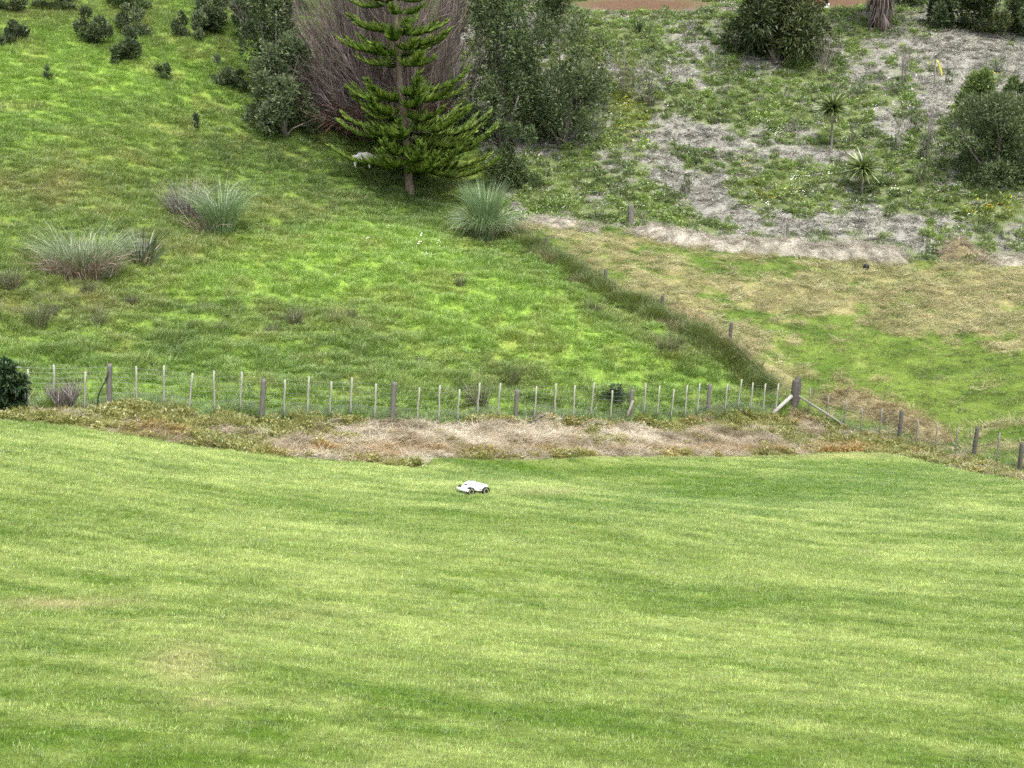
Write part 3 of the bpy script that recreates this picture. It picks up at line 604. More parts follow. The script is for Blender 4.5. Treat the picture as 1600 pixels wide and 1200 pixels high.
def brace(a, b_, r, mat, par):
    m = MB(); a, b_ = np.array(a, float), np.array(b_, float); m.tube([a, a*.6+b_*.4+[0, 0, .01], b_], [r, r*1.04, r*.95], 8); return obj("brace", m.mesh("brace", [mat]), par)
da = FENCE_A[-2]-FENCE_A[-1]; da = da/np.linalg.norm(da); e = FENCE_A[-1]+da*1.15
brace((e[0], e[1]-.1, Zs(*e)+.08), cp+np.array([da[0]*.16, da[1]*.16-.1, .50]), .075, "brace_wood", fa)

fb = empty("wire_fence", (0, 0, 0)); tag(fb, "dark posted wire fence falling away from the braced corner towards the lawn edge", "fence")
c2 = FENCE_B[0]+np.array([.17, .30]); o = obj("corner_post", post_mesh(1.06, .125, "dark_post", 51), fb, (c2[0], c2[1], Zs(*c2))); o.rotation_euler = (0, .03, .9)
for i, uu in enumerate([1405, 1521, 1593, 1690]): stand("post", DPOST, poly_at_u(FENCE_B, uu)[0], i, fb, math.radians(2.5))
for i, uu in enumerate([1264, 1293, 1319, 1346, 1375, 1432, 1463, 1493, 1557, 1625, 1657, 1720]): stand("batten", GBAT, poly_at_u(FENCE_B, uu)[0]-np.array([.05, .08, 0]), i, fb, math.radians(2.5), rr.uniform(.92, 1.05))
endB = np.linalg.norm(np.diff(FENCE_B, axis=0), axis=1).sum(); wires(fb, FENCE_B, .1, endB, [.42, .56, .70, .84, .98]); netting(fb, FENCE_B, 1.4, endB, .36)
db = FENCE_B[1]-FENCE_B[0]; db = db/np.linalg.norm(db); e = FENCE_B[0]+db*1.9
brace((e[0], e[1]-.12, Zs(*e)+.02), cp+np.array([db[0]*.16, db[1]*.16-.06, .48]), .045, "grey_batten", fb)

fc_ = empty("old_fence", (0, 0, 0)); tag(fc_, "old fence climbing the slope, nearly buried in long grass", "fence")
for i, uu in enumerate([1123, 1017, 930, 838]): stand("post", DPOST, poly_at_u(FENCE_C, uu)[0]+np.array([.45, .25, -.12 if uu > 1100 else -.42]), i, fc_, .03)
endC = np.linalg.norm(np.diff(FENCE_C, axis=0), axis=1).sum(); wires(fc_, FENCE_C, .2, endC, [.5, .75, 1.0])

# pipes at the fence foot
pp, _ = poly_at_u(FENCE_A, 170); b = MB()
hs = [(.10, -.12, 1.02), (.03, -.13, .80), (-.10, -.16, .58), (-.20, -.18, .35), (-.22, -.2, .12), (-.14, -.24, -.06)]
b.tube(np.array(hs)+pp, .017, 7); tag(obj("hose", b.mesh("hose", ["black_plastic"])), "black hose hanging in a curve from the leftmost full fence post", "hose")
def pipe(uvs, r, lb, lift=.03):
    pts = np.vstack([poly_pts(FENCE_A, poly_at_u(FENCE_A, uvs[0])[1], poly_at_u(FENCE_A, uvs[1])[1], .35)]); n = len(pts)
    pts = pts+np.c_[.02*np.sin(np.arange(n)), -.22+.05*np.sin(np.arange(n)*.6), np.full(n, lift)+.03*np.sin(np.arange(n)*.9)]
    b = MB(); b.tube(pts, r, 7); return tag(obj("irrigation_pipe", b.mesh("pipe", ["black_plastic"])), lb, "pipe", "black pipes along the fence foot")
pipe((50, 412), .02, "black pipe lying along the fence foot beside the hose post"); pipe((505, 640), .018, "black pipe lying under the third fence bay, beside straw")
pipe((705, 850), .018, "black pipe lying at the fence foot above the mower"); pipe((1110, 1195), .022, "short black pipe at the fence foot near the white brace")

# ------------------------------------------------------------------ robot mower
mp_ = place(737, 771); mw = empty("robot_mower", tuple(mp_)); tag(mw, "white robot lawn mower with black wheels driving across the lawn", "lawn mower")
hd = np.array([-.80, -.60]); hd /= np.linalg.norm(hd)
gxn = (Zs(mp_[0]+.4, mp_[1])-Zs(mp_[0]-.4, mp_[1]))/.8; gyn = (Zs(mp_[0], mp_[1]+.4)-Zs(mp_[0], mp_[1]-.4))/.8
nrm = Vector((-gxn, -gyn, 1)).normalized(); fw = Vector((hd[0], hd[1], hd[0]*gxn+hd[1]*gyn)).normalized(); sd_ = nrm.cross(fw).normalized()
mw.rotation_euler = Matrix((fw, sd_, nrm)).transposed().to_euler(); mw.location = Vector(mp_)+nrm*.0; mw.scale = (.88,)*3
def loft(sections, mat):                      # sections: (x, [(y, z) ...]) closed rings
    b = MB(); n = len(sections[0][1]); V = []
    for x, ring in sections: V += [(x, y, z) for y, z in ring]
    F = [[k*n+i, k*n+(i+1) % n, (k+1)*n+(i+1) % n, (k+1)*n+i] for k in range(len(sections)-1) for i in range(n)]
    V = np.array(V); c0 = V[:n].mean(0); c1 = V[-n:].mean(0); V = np.vstack([V, c0, c1]); m = len(V)
    F += [[m-2, (i+1) % n, i, i] for i in range(n)]+[[m-1, (len(sections)-1)*n+i, (len(sections)-1)*n+(i+1) % n, (len(sections)-1)*n+(i+1) % n] for i in range(n)]
    b.add(V, F); return b.mesh("part", [mat], smooth=False)
def ring(w, z0, z1, ch=.03): return [(-w+ch*.3, z0), (w-ch*.3, z0), (w, z0+ch), (w, z1-ch*1.5), (w-ch*1.4, z1), (-w+ch*1.4, z1), (-w, z1-ch*1.5), (-w, z0+ch)]
obj("shell", loft([(-.33, ring(.19, .09, .20)), (-.31, ring(.215, .075, .225)), (-.12, ring(.225, .07, .262)), (-.02, ring(.225, .07, .275)), (.06, ring(.20, .085, .262)), (.16, ring(.165, .09, .225)), (.24, ring(.14, .09, .17)), (.27, ring(.12, .10, .145))], "white_shell"), mw)
obj("chassis", loft([(-.32, ring(.20, .05, .10, .01)), (.29, ring(.17, .05, .10, .01))], "black_plastic"), mw)
b = MB(); bp_ = []
for k in range(13): a = (k/12-.5)*2; bp_.append((.345-.055*a*a, a*.235, .085))
bp_ = np.array(bp_); b2 = np.array([(p[0]-.05, p[1]*.98, p[2]) for p in bp_]); n = 13
V = np.vstack([bp_+[0, 0, -.03], bp_+[.004, 0, .035], b2+[0, 0, .045], b2+[0, 0, -.03]]); F = []
for r0, r1 in ((0, 1), (1, 2), (2, 3), (3, 0)): F += [[r0*n+i, r0*n+i+1, r1*n+i+1, r1*n+i] for i in range(n-1)]
F += [[0, n, 2*n, 3*n], [n-1, 4*n-1, 3*n-1, 2*n-1]]; b.add(V, F); bump_ = obj("bumper", b.mesh("bumper", ["white_shell"]), mw)
b = MB(); b.tube(bp_+[-.02, 0, -.038], .016, 6); obj("bumper_skirt", b.mesh("skirt", ["black_plastic"]), bump_)
def wheel_meshes(R, w):
    a = MB(); k = 22; prof = [(-.5, .80), (-.5, .93), (-.3, 1), (.3, 1), (.5, .93), (.5, .80)]; an = np.arange(k)*2*np.pi/k
    V = np.array([[R*r*(1-(.03 if i % 2 and r > .9 else 0))*math.cos(t), y*w, R*r*math.sin(t)] for i, t in enumerate(an) for y, r in prof]); n = len(prof)
    a.add(V, [[i*n+j, i*n+j+1, ((i+1) % k)*n+j+1, ((i+1) % k)*n+j] for i in range(k) for j in range(n-1)]+[[i*n+n-1, i*n, ((i+1) % k)*n, ((i+1) % k)*n+n-1] for i in range(k)])
    r_ = MB()
    for s in (-1, 1):
        ra, rb = R*.78, R*.66; V = np.array([[q*math.cos(t), s*w*.52, q*math.sin(t)] for t in an for q in (ra, rb)]); r_.add(V, [[2*i, 2*i+1, 2*((i+1) % k)+1, 2*((i+1) % k)] for i in range(k)])
    h = MB(); V = np.array([[R*.79*math.cos(t), y*w*.46, R*.79*math.sin(t)] for t in an for y in (-1, 1)]); V = np.vstack([V, [0, -w*.3, 0], [0, w*.3, 0]])
    h.add(V, [[2*i, 2*i+1, 2*((i+1) % k)+1, 2*((i+1) % k)] for i in range(k)]+[[2*k, 2*((i+1) % k), 2*i, 2*i] for i in range(k)]+[[2*k+1, 2*i+1, 2*((i+1) % k)+1, 2*((i+1) % k)+1] for i in range(k)])
    return a.mesh("tyre", ["tyre"]), r_.mesh("rim", ["rim_ring"]), h.mesh("hub", ["tyre"])
WF, WR = wheel_meshes(.082, .075), wheel_meshes(.088, .07)
for (wx, wy, R, ms) in ((.185, .205, .082, WF), (.185, -.205, .082, WF), (-.245, .215, .088, WR), (-.245, -.215, .088, WR)):
    w_ = bpy.data.objects.new("wheel", None); COL.objects.link(w_); w_.parent = mw; w_.location = (wx, wy, R-.02)
    for nm, m in zip(("tyre", "rim", "hub"), ms): obj(nm, m, w_)
for s in (-1, 1):
    b = MB(); b.box((-.10, s*.2265, .125), (.10, .006, .014)); obj("side_vent", b.mesh("vent", ["dark_vent"]), mw)
    for R, cx, cz, wy in ((.105, .185, .07, .15), (.106, -.245, .075, .17)):
        b = MB(); an = np.linspace(-.15, math.pi+.15, 12); V = np.array([[cx+R*math.cos(t), s*(wy+q), cz+R*math.sin(t)] for t in an for q in (0, .085)]); b.add(V, [[2*i, 2*i+1, 2*i+3, 2*i+2] for i in range(11)])
        obj("wheel_arch", b.mesh("arch", ["black_plastic"]), mw)
b = MB(); b.box((-.02, 0, .278), (.09, .09, .012)); obj("stop_button", b.mesh("button", ["white_shell"]), mw)
b = MB(); b.box((.19, 0, .205), (.03, .10, .03), rot=Euler((0, .5, 0))); obj("camera_eye", b.mesh("eye", ["black_plastic"]), mw)

# ------------------------------------------------------------------ shrubs and trees
def lobes(n, w, d, h, rg, low=.25):
    out = []
    for i in range(n):
        th = rg.random()*6.283; r = math.sqrt(rg.random())*(.78 if n >= 16 else .68); z = low+(1-low)*rg.random()**1.1
        r *= math.sqrt(max(.05, 1-((z-.35)/.75)**2)); s = rg.uniform(.26, .42)*(1.15-.35*z)*(.72 if n >= 16 else 1)
        out.append((r*math.cos(th)*w/2, r*math.sin(th)*d/2, min(z, .92)*h, s*w/2*rg.uniform(.8, 1.2), s*d/2, s*h*.55))
    return out
def crown_mesh(w, d, h, nl, ls, mats, seed, nlobe=16, low=.2, up=.3, slim=.4, shape=None):
    rg = np.random.default_rng(seed); b = MB(); L = np.array(shape if shape else lobes(nlobe, w, d, h, rg, low))
    vol = (L[:, 3]*L[:, 4]*L[:, 5])**(2/3); pick = rg.choice(len(L), nl, p=vol/vol.sum()); q = L[pick]
    dv = rg.normal(size=(nl, 3)); dv[:, 2] += .25; dv /= np.linalg.norm(dv, axis=1)[:, None]; rad = rg.uniform(.35, 1.08, nl)**.45
    rad *= 1+.25*np.sin(dv[:, 0]*7+pick)*np.sin(dv[:, 1]*6+pick*2)
    P = q[:, :3]+dv*q[:, 3:6]*rad[:, None]; P = P[:, :]; k = P[:, 2] > .02*h; P, dv, pick = P[k], dv[k], pick[k]; n = len(P)
    az = np.arctan2(dv[:, 1], dv[:, 0])+rg.normal(0, .8, n); a0 = np.clip(np.arccos(np.clip(dv[:, 2], -1, 1))*(1-up)+rg.normal(0, .4, n), 0, 2.4)
    var = np.clip(.5+rg.normal(0, .2, n)+.18*np.sin(pick*12.9), 0, 1); ln = ls*rg.uniform(.6, 1.5, n)
    mi = (rg.random(n) < .78).astype(int) if len(mats) > 1 else np.ones(n, int)
    for m in range(len(mats)):
        s = mi == (1-m)
        if s.any(): b.strips(P[s], az[s], ln[s], ln[s]*slim, a0[s], a0[s]+rg.uniform(0, .7, s.sum()), 2, m, var[s], belly=.4, tip=.25, twist=rg.normal(0, .7, s.sum()))
    return b.mesh("crown", mats), L
def stems_mesh(L, h, r0, mat, seed, n=None, lean=.15):
    rg = np.random.default_rng(seed); b = MB(); idx = rg.permutation(len(L))[:n or min(len(L), 9)]
    for i in idx:
        t = L[i][:3]; s0 = rg.normal(0, .06*h*.3, 2); m = np.array([s0[0]*.4+t[0]*.35, s0[1]*.4+t[1]*.35, t[2]*.5])+rg.normal(0, .03*h, 3)*[1, 1, 0]
        b.tube([(s0[0]*.3, s0[1]*.3, -.15), (m*.5+np.array([0, 0, 0])), m, m*.4+np.array(t)*.6, t], np.array([1, .8, .6, .42, .18])*r0, 6)
    return b.mesh("trunk", [mat])
def shrub(name, uv, wpx, hpx, mats, label, cat="shrub", group=None, nl=None, ls=.11, stem="grey_bark", depth=1.0, seed=0, nlobe=16, low=.15, up=.3, slim=.4, back=0.0, stems=None, r0=None):
    p = place(*uv)
    if back: p = p+np.array([p[0]/p[1]*back, back, 0]); p[2] = Zs(p[0], p[1])
    k = ppm(p); w, h = wpx/k, hpx/k; d = w*depth
    nl = nl or int(np.clip(1300*(w*h)**.9, 250, 30000)); e = empty(name, tuple(p)); tag(e, label, cat, group)
    cm, L = crown_mesh(w, d, h, nl, ls, mats, seed, nlobe, low, up, slim); tr = obj("trunk", stems_mesh(L, h, r0 or max(.012, h*.016), stem, seed, stems), e); obj("crown", cm, e); return e
G1 = "dark bushes dotted over the left hillside"
SM = [("round dark bush standing alone below the top scrub", 148, 64, 48, 44, "dark_green"), ("dark bush just below and beside the round one, with a smaller sprout at its foot", 202, 96, 36, 40, "dark_green"),
      ("ragged grey bush above the pair of round dark bushes", 208, 53, 44, 40, "grey_green"), ("narrow upright dark bush on the upper hillside grass", 284, 58, 26, 34, "dark_green"),
      ("dark spreading bush in the shade at the foot of the upper trees", 332, 48, 60, 52, "dark_green"), ("straggly bush near the upper picture edge, leftmost large one", 28, 66, 40, 30, "dark_green"),
      ("grey bush on the grass below the shaded tree edge", 343, 132, 44, 38, "grey_green"), ("low dark bush tucked beside the grey bush, nearer the trees", 372, 140, 32, 24, "dark_green"),
      ("tiny lone dark sapling in bright grass", 75, 130, 11, 15, "dark_green"), ("low thin grey plant in mid hillside grass", 256, 124, 26, 18, "mid_green"), ("thin upright weed halfway down the hillside", 307, 206, 8, 22, "dark_green"),
      ("small sprout at the foot of a dark bush", 178, 97, 18, 22, "mid_green"), ("low scrub at the upper left corner", 12, 20, 60, 26, "olive"), ("low olive scrub along the upper left picture edge", 85, 16, 70, 24, "olive"), ("olive scrub at the top between corner scrub and dark trees", 200, 12, 60, 26, "mid_green"), ("dark bush under the black-green tree, beside its bare branch", 385, 62, 60, 50, "dark_green"), ("thin dark bush right of the narrow upright one", 312, 62, 26, 34, "grey_green"), ("half-cut dark bush at the left picture edge", 2, 78, 18, 18, "dark_green")]
for i, (lb, uu, vv, ww, hh, m) in enumerate(SM): shrub("hillside_bush", (uu, vv), ww*1.2, hh*1.15, [m, "grey_green"] if m == "dark_green" else [m, "dark_green"], lb, "bush", G1, seed=100+i, ls=.15, nlobe=7, low=0.0, up=.5, slim=.32)

# the big thicket round the Norfolk pine
shrub("evergreen_tree", (446, 214), 125, 140, ["grey_green", "dark_green"], "grey-green leafy tree at the lower left edge of the thicket", "tree", "trees of the thicket", seed=1, ls=.15, nlobe=26, low=.05, nl=15000)
shrub("evergreen_tree", (432, 196), 105, 225, ["grey_green", "mid_green"], "taller grey-green tree leaning over the leafy one at the thicket's left edge", "tree", "trees of the thicket", seed=2, ls=.15, nlobe=26, low=.35, back=1, nl=15000)
shrub("evergreen_tree", (455, 110), 100, 190, ["dark_green", "grey_green"], "dark evergreen at the top of the thicket behind the bare twigs", "tree", "trees of the thicket", seed=3, ls=.18, nlobe=30, low=.2, back=7)
shrub("evergreen_tree", (385, 40), 110, 100, ["dark_green", "conifer_olive"], "black-green tree at the top edge left of the thicket", "tree", "trees of the thicket", seed=33, ls=.18, nlobe=20, low=.2, back=5)
shrub("tea_tree", (785, 262), 150, 320, ["mid_green", "grey_green"], "tall dusky tree close behind the right side of the pine", "tree", "trees of the thicket", seed=4, ls=.13, nlobe=60, low=.05, back=2)
shrub("tea_tree", (880, 228), 175, 195, ["olive", "mid_green"], "broad olive tea tree standing at the right end of the thicket", "tree", "trees of the thicket", seed=5, ls=.12, nlobe=56, low=.08)
shrub("tea_tree", (805, 296), 90, 105, ["mid_green", "grey_green"], "low leafy shrub above the fountain grass, right of the pine", "shrub", "trees of the thicket", seed=6, ls=.12, nlobe=16, low=.05)
shrub("evergreen_tree", (690, 272), 150, 100, ["dark_green", "mid_green"], "dark undergrowth shrub behind the foot of the pine", "shrub", "trees of the thicket", seed=7, ls=.14, nlobe=20, low=.05, back=2.5)
shrub("evergreen_tree", (770, 60), 80, 110, ["mid_green", "fresh_green"], "green tree at the top picture edge behind the thicket", "tree", "trees of the thicket", seed=8, ls=.16, nlobe=20, low=.1, back=3)
shrub("tea_tree", (862, 45), 76, 60, ["mid_green", "dark_green"], "dark round bush at the top edge above the olive tea tree", "bush", seed=9, ls=.13, nlobe=14)
shrub("tea_tree", (715, 190), 70, 190, ["rust_twig", "mid_green"], "tree with rust-brown dying leaves behind the pine top", "tree", "trees of the thicket", seed=10, ls=.14, nlobe=26, low=.45, back=4, nl=5000)

def twig_thicket(name, uv, specs, mats, label, seed, back=0, group=None, cat="shrub"):
    """bare shrub: stems from the foot that fork into masses of fine twigs"""
    p = place(*uv); p = p+np.array([p[0]/p[1]*back, back, 0]); p[2] = Zs(p[0], p[1]); rg = np.random.default_rng(seed); e = empty(name, tuple(p)); tag(e, label, cat, group)
    st = MB(); tw = MB()
    for (dx, n, amin, amax, L0, L1, spread) in specs:
        a = rg.uniform(amin, amax, n); L = rg.uniform(L0, L1, n); base = np.c_[dx+rg.normal(0, spread, n), rg.normal(0, spread, n), np.full(n, -.1)]
        az = np.where(a < 0, math.pi, 0)+rg.normal(0, .6, n); aa = abs(a)
        st.strips(base, az, L, .035, aa*1.2, aa*.85, 5, 0, tip=.25, power=.9); st.strips(base, az, L, .035, aa*1.2, aa*.85, 5, 0, tip=.25, twist=math.pi/2, power=.9)
        for i in range(n):                     # twigs along each stem
            m = int(L[i]*17); t = rg.uniform(.12, 1, m); ai = aa[i]*(1.2-.175*t)
            q = base[i]+np.stack([np.cos(az[i])*np.sin(ai)*L[i]*t, np.sin(az[i])*np.sin(ai)*L[i]*t, np.cos(ai)*L[i]*t], -1)
            taz = az[i]+rg.normal(0, .7, m); ta = np.abs(aa[i]*1.1+rg.normal(0, .34, m))
            low = q[:, 2] < 1.6; lo = rg.uniform(.6, 2.0, m)
            tw.strips(q, taz, lo, .019, ta, ta*.8, 3, 0, tip=.3)
            if low.any() and len(mats) > 2: tw.strips(q[low], taz[low]+.5, lo[low]*.5, .03, ta[low]+.5, ta[low]+.9, 2, 1, tip=.4)
    obj("stems", st.mesh("stems", [mats[0]]), e); obj("twigs", tw.mesh("twigs", [mats[1], mats[-1]]), e); return e
fan = [(0, 24, a-.07, a+.07, L*.5, L, 1.15) for a, L in ((-1.12, 4.8), (-1.0, 5.4), (-.88, 6.4), (-.76, 7.6), (-.64, 8.8), (-.5, 9.8), (-.36, 10.5), (-.22, 11), (-.08, 11), (.06, 11), (.2, 10.5), (.34, 10), (.5, 9), (.66, 7.5))]
twig_thicket("bare_thicket", (606, 244), fan, ["twig", "twig", "rust_twig"], "great fan of bare purple-grey twigs behind the Norfolk pine", 5, back=2.0, group="trees of the thicket")

# Norfolk pine
np_ = place(641, 312); K = ppm(np_); pine = empty("norfolk_pine", tuple(np_)); tag(pine, "young Norfolk Island pine with bright green tiered branches before bare twigs", "tree")
rg = np.random.default_rng(12); HT = 15.5
def trunk_x(z): return -.075*z*.9+.02*math.sin(z*.8)*z*.3
b = MB(); zs = np.linspace(-.3, HT, 30); b.tube([(trunk_x(z), .0, z) for z in zs], [max(.02, .20*(1-z/(HT+.6))**.8+(.06 if z < .3 else 0)) for z in zs], 10); obj("trunk", b.mesh("trunk", ["bark"]), pine)
def pine_branch(z0, az, L, rise, seed):
    """a horizontal limb with rope-like branchlets, its tip turned up"""
    r_ = np.random.default_rng(seed); b = MB(); n = 9; t = np.linspace(0, 1, n); ex, ey = math.cos(az), math.sin(az)
    h = L*(rise*.8*t-.17*np.sin(t*math.pi*.8)+.17*t**3); sw = r_.normal(0, .10)*L*t**2
    ax = np.stack([ex*L*t-ey*sw, ey*L*t+ex*sw, h], -1)+np.array([trunk_x(z0), 0, z0]); b.tube(ax, .035*(1-t*.75)*max(.6, L/3), 5, 0)
    m = int(L*28); ts = r_.uniform(.16, 1.0, m); V = []
    for tt in ts:
        c = np.array([np.interp(tt, t, ax[:, j]) for j in range(3)]); s = r_.choice((-1, 1)); ang = az+s*r_.uniform(.35, 1.0)*(1.15-.55*tt)
        bl = r_.uniform(.35, .85)*min(1.0, L*.42)*(1.15-.55*tt)*(1.0 if tt < .9 else .8); k = 5; q = np.linspace(0, 1, k)
        pts = c+np.stack([np.cos(ang)*bl*q, np.sin(ang)*bl*q, bl*(.06*q+.55*q**2.4)*r_.uniform(.5, 1.2)], -1)
        vv = r_.random(); rad = .042*np.array([.6, 1, 1.05, .95, .35])*r_.uniform(.8, 1.2)
        b.tube(pts[:4], rad[:4], 4, 1, vv, cap=False); b.tube(pts[2:], rad[2:]*1.03, 4, 2, vv, cap=False)
        kk = 16; qi = r_.uniform(.1, 1, kk); P = np.stack([np.interp(qi, q, pts[:, j]) for j in range(3)], -1)      # loose needles make the ropes shaggy
        b.strips(P, ang+r_.normal(0, 1.2, kk), .10, .026, r_.uniform(.2, 1.5, kk), .3, 1, 1 if r_.random() < .5 else 2, vv, tip=.3)
    obj("branch", b.mesh("branch", ["bark", "norfolk_green", "norfolk_tip"]), pine)
tiers = [(1.25, 1.6, .05, 5), (1.75, 3.7, .05, 7), (2.25, 4.0, .10, 7), (2.75, 3.7, .12, 7), (3.35, 3.5, .16, 7), (4.0, 3.3, .18, 6), (4.6, 3.0, .22, 6), (5.1, 2.9, .28, 5), (3.0, 3.9, .12, 5), (2.0, 3.2, .04, 6), (6.9, 2.7, .10, 7), (7.4, 2.6, .16, 6), (8.1, 2.5, .25, 6), (9.6, 2.3, .14, 6), (10.2, 2.2, .24, 6), (11.4, 2.0, .22, 5), (12.3, 1.7, .3, 5), (13.2, 1.4, .35, 5), (14.1, 1.0, .4, 5), (14.9, .6, .5, 4)]
for ti, (z0, L, rise, n) in enumerate(tiers):
    a0 = rg.random()*6.28; n += 1
    for i in range(n):
        az = a0+i*6.283/n+rg.normal(0, .14); side = math.cos(az); k = 1.0+(.20*side if z0 < 6 else 0); LL = L*k*rg.uniform(.66, 1.12)
        if z0 < 3.05 and math.cos(az) < -.55: continue
        pine_branch(z0+rg.normal(0, .22), az, LL, rise*.8+rg.normal(0, .08), 1000+ti*20+i)

for i, (z0, az, L, rise) in enumerate(((1.95, 3.1, 3.8, .10), (3.15, 2.95, 3.3, .14), (1.6, 3.9, 2.2, .08), (3.5, 3.3, 2.9, .16), (4.4, 3.0, 2.5, .2), (2.3, -.25, 4.3, .16), (2.9, .12, 4.1, .2), (3.6, -.3, 3.6, .24), (7.2, 3.2, 2.3, .2), (7.3, -.1, 2.4, .3))): pine_branch(z0, az, L, rise, 3000+i)

# ------------------------------------------------------------------ clumps of long blades
def clump_mesh(parts, seed):
    """parts: (n, rad, lmin, lmax, width, lean, bend, mat index, squash)"""
    rg = np.random.default_rng(seed); b = MB(); mats = []
    for (n, rad, l0, l1, wd, lean, bend, mat, cx, cy) in parts:
        if mat not in mats: mats.append(mat)
        r = rad*np.sqrt(rg.random(n)); th = rg.random(n)*6.283; P = np.c_[cx+r*np.cos(th), cy+r*np.sin(th), np.full(n, -.05)]
        a0 = rg.uniform(*lean, n); b.strips(P, th+rg.normal(0, .4, n), rg.uniform(l0, l1, n), wd*rg.uniform(.7, 1.3, n), a0, a0+rg.uniform(*bend, n), 6, mats.index(mat), rg.random(n), power=1.7, tip=.12)
    return b.mesh("blades", mats)
def clump(name, uv, parts, label, cat, group=None, seed=0, scale=1.0):
    p = place(*uv); o = obj(name, clump_mesh(parts, seed), None, tuple(p)); o.scale = (scale,)*3; return tag(o, label, cat, group)
clump("fountain_grass", (757, 372), [(800, .42, 2.2, 3.2, .022, (.0, .16), (.2, 1.2), "toetoe", 0, 0), (900, .5, 1.5, 2.5, .022, (.1, .35), (1.3, 2.6), "toetoe", 0, 0), (160, .45, 1.0, 2.2, .02, (.2, .7), (.9, 1.9), "toetoe_dead", 0, 0)], "tall green fountain of arching toetoe grass beside the old fence", "grass clump", "clumps of toetoe grass", 1)
clump("fountain_grass", (337, 364), [(900, .55, 1.5, 2.7, .015, (.0, .35), (.7, 1.9), "toetoe", .2, 0), (160, .6, .8, 1.6, .02, (.3, .9), (.5, 1.3), "toetoe_dead", -.4, 0)], "blue-green toetoe clump on the left hillside with dead grey stalks behind", "grass clump", "clumps of toetoe grass", 2)
clump("fountain_grass", (292, 338), [(480, .6, 1.2, 2.2, .018, (.05, .6), (.2, 1.1), "grey_twig", 0, 0), (80, .5, .8, 1.4, .02, (.2, .6), (.5, 1.2), "toetoe", 0, 0)], "dead grey stalky clump behind the blue-green toetoe", "grass clump", "clumps of toetoe grass", 3)
clump("fountain_grass", (128, 428), [(1100, 1.0, 1.2, 2.4, .013, (.0, .6), (.6, 1.8), "toetoe", 0, .2), (380, .7, .9, 1.6, .022, (.2, .9), (.7, 1.8), "toetoe_brown", .1, -.35), (600, 1.2, .8, 1.9, .013, (.1, .8), (.5, 1.5), "toetoe_dead", 0, 0)], "wide collapsed toetoe clump with brown dead centre", "grass clump", "clumps of toetoe grass", 4)
clump("flax_bush", (222, 402), [(110, .35, .9, 1.6, .06, (.1, .7), (.2, .9), "flax", 0, 0), (26, .35, .7, 1.2, .05, (.3, .9), (.5, 1.2), "toetoe_dead", 0, 0)], "dark flax bush with stiff leaves beside the brown-centred clump", "flax", None, 5)
RC = [(720,447,.55,"small dark rush clump alone in bright paddock grass"),(795,592,.85,"large brownish rush clump just behind the fence, above the mower"),(747,640,.95,"rush clump right behind the fence wires, left of a thick post"),(60,505,.85,"wide rush clump in olive grass at the left side"),(16,452,.9,"dark rush clump at the left picture edge"),
      (78,492,.6,"rush clump beside the wide one in olive grass"),(460,508,.75,"upright rush clump in the middle of the paddock"),(425,518,.6,"fainter rush clump left of the upright one"),(205,468,.5,"small dark rush clump below the flax bush"),(137,462,.55,"rush clump below the brown-centred toetoe"),(155,505,.5,"low rush clump in the lower left paddock"),
      (1045,560,1.0,"tall reddish rush clump near the old fence"),(345,515,.5,"low rush clump left of the paddock middle"),(930,488,.8,"rush clump leaning on the old fence grass"),(550,500,.55,"dark weed clump with a white speck in mid paddock"),(655,560,.4,"thin rush tuft above the fence middle")]
for i, (uu, vv, s, lb) in enumerate(RC):
    clump("rush_clump", (uu, vv), [(230, .32, .5, 1.15, .012, (.0, .5), (.1, .8), "rush", 0, 0), (70, .3, .5, 1.0, .012, (.1, .6), (.2, .8), "toetoe_brown" if i in (1, 11) else "toetoe_dead", 0, 0)], lb, "rush clump", "rush clumps in the paddock", 40+i, s)

# cabbage trees
def cabbage(uv, trunk_h, L, n, label, seed, lean=0.0):
    p = place(*uv); e = empty("cabbage_tree", tuple(p)); tag(e, label, "cabbage tree", "cabbage trees on the bank"); rg = np.random.default_rng(seed)
    b = MB(); z = np.linspace(-.2, trunk_h, 7); b.tube([(lean*q+.03*math.sin(q*2), 0, q) for q in z], [.085, .075, .07, .065, .062, .06, .05], 8); obj("trunk", b.mesh("trunk", ["grey_bark"]), e)
    b = MB(); th = rg.random(n)*6.283; ph = np.arccos(rg.uniform(-.55, 1, n)); P = np.tile([lean*trunk_h, 0, trunk_h-.03], (n, 1))+np.c_[np.zeros((n, 2)), rg.normal(0, .07, n)]
    b.strips(P, th, L*rg.uniform(.75, 1.1, n), .095, ph, ph+rg.uniform(.1, .55, n), 5, 0, rg.random(n), power=1.5, tip=.1, belly=.3)
    nd = n//5; th = rg.random(nd)*6.283; ph = rg.uniform(2.2, 2.8, nd); b.strips(P[:nd]-[0, 0, .08], th, L*.7, .04, ph, ph+.2, 4, 1, rg.random(nd), tip=.2)
    obj("crown", b.mesh("crown", ["cabbage", "toetoe_dead"]), e)
cabbage((1298, 238), 2.45, 1.05, 330, "slender cabbage tree on a thin bare trunk, above the white daisies", 61)
cabbage((1346, 302), 1.35, 1.2, 260, "short spiky cabbage tree with pale wide leaves", 62)
clump("flax_bush", (996, 50), [(60, .12, .5, .95, .05, (.0, .8), (.1, .6), "glossy_dark", 0, 0)], "small dark spiky plant high on the bank by the track", "flax", None, 63)

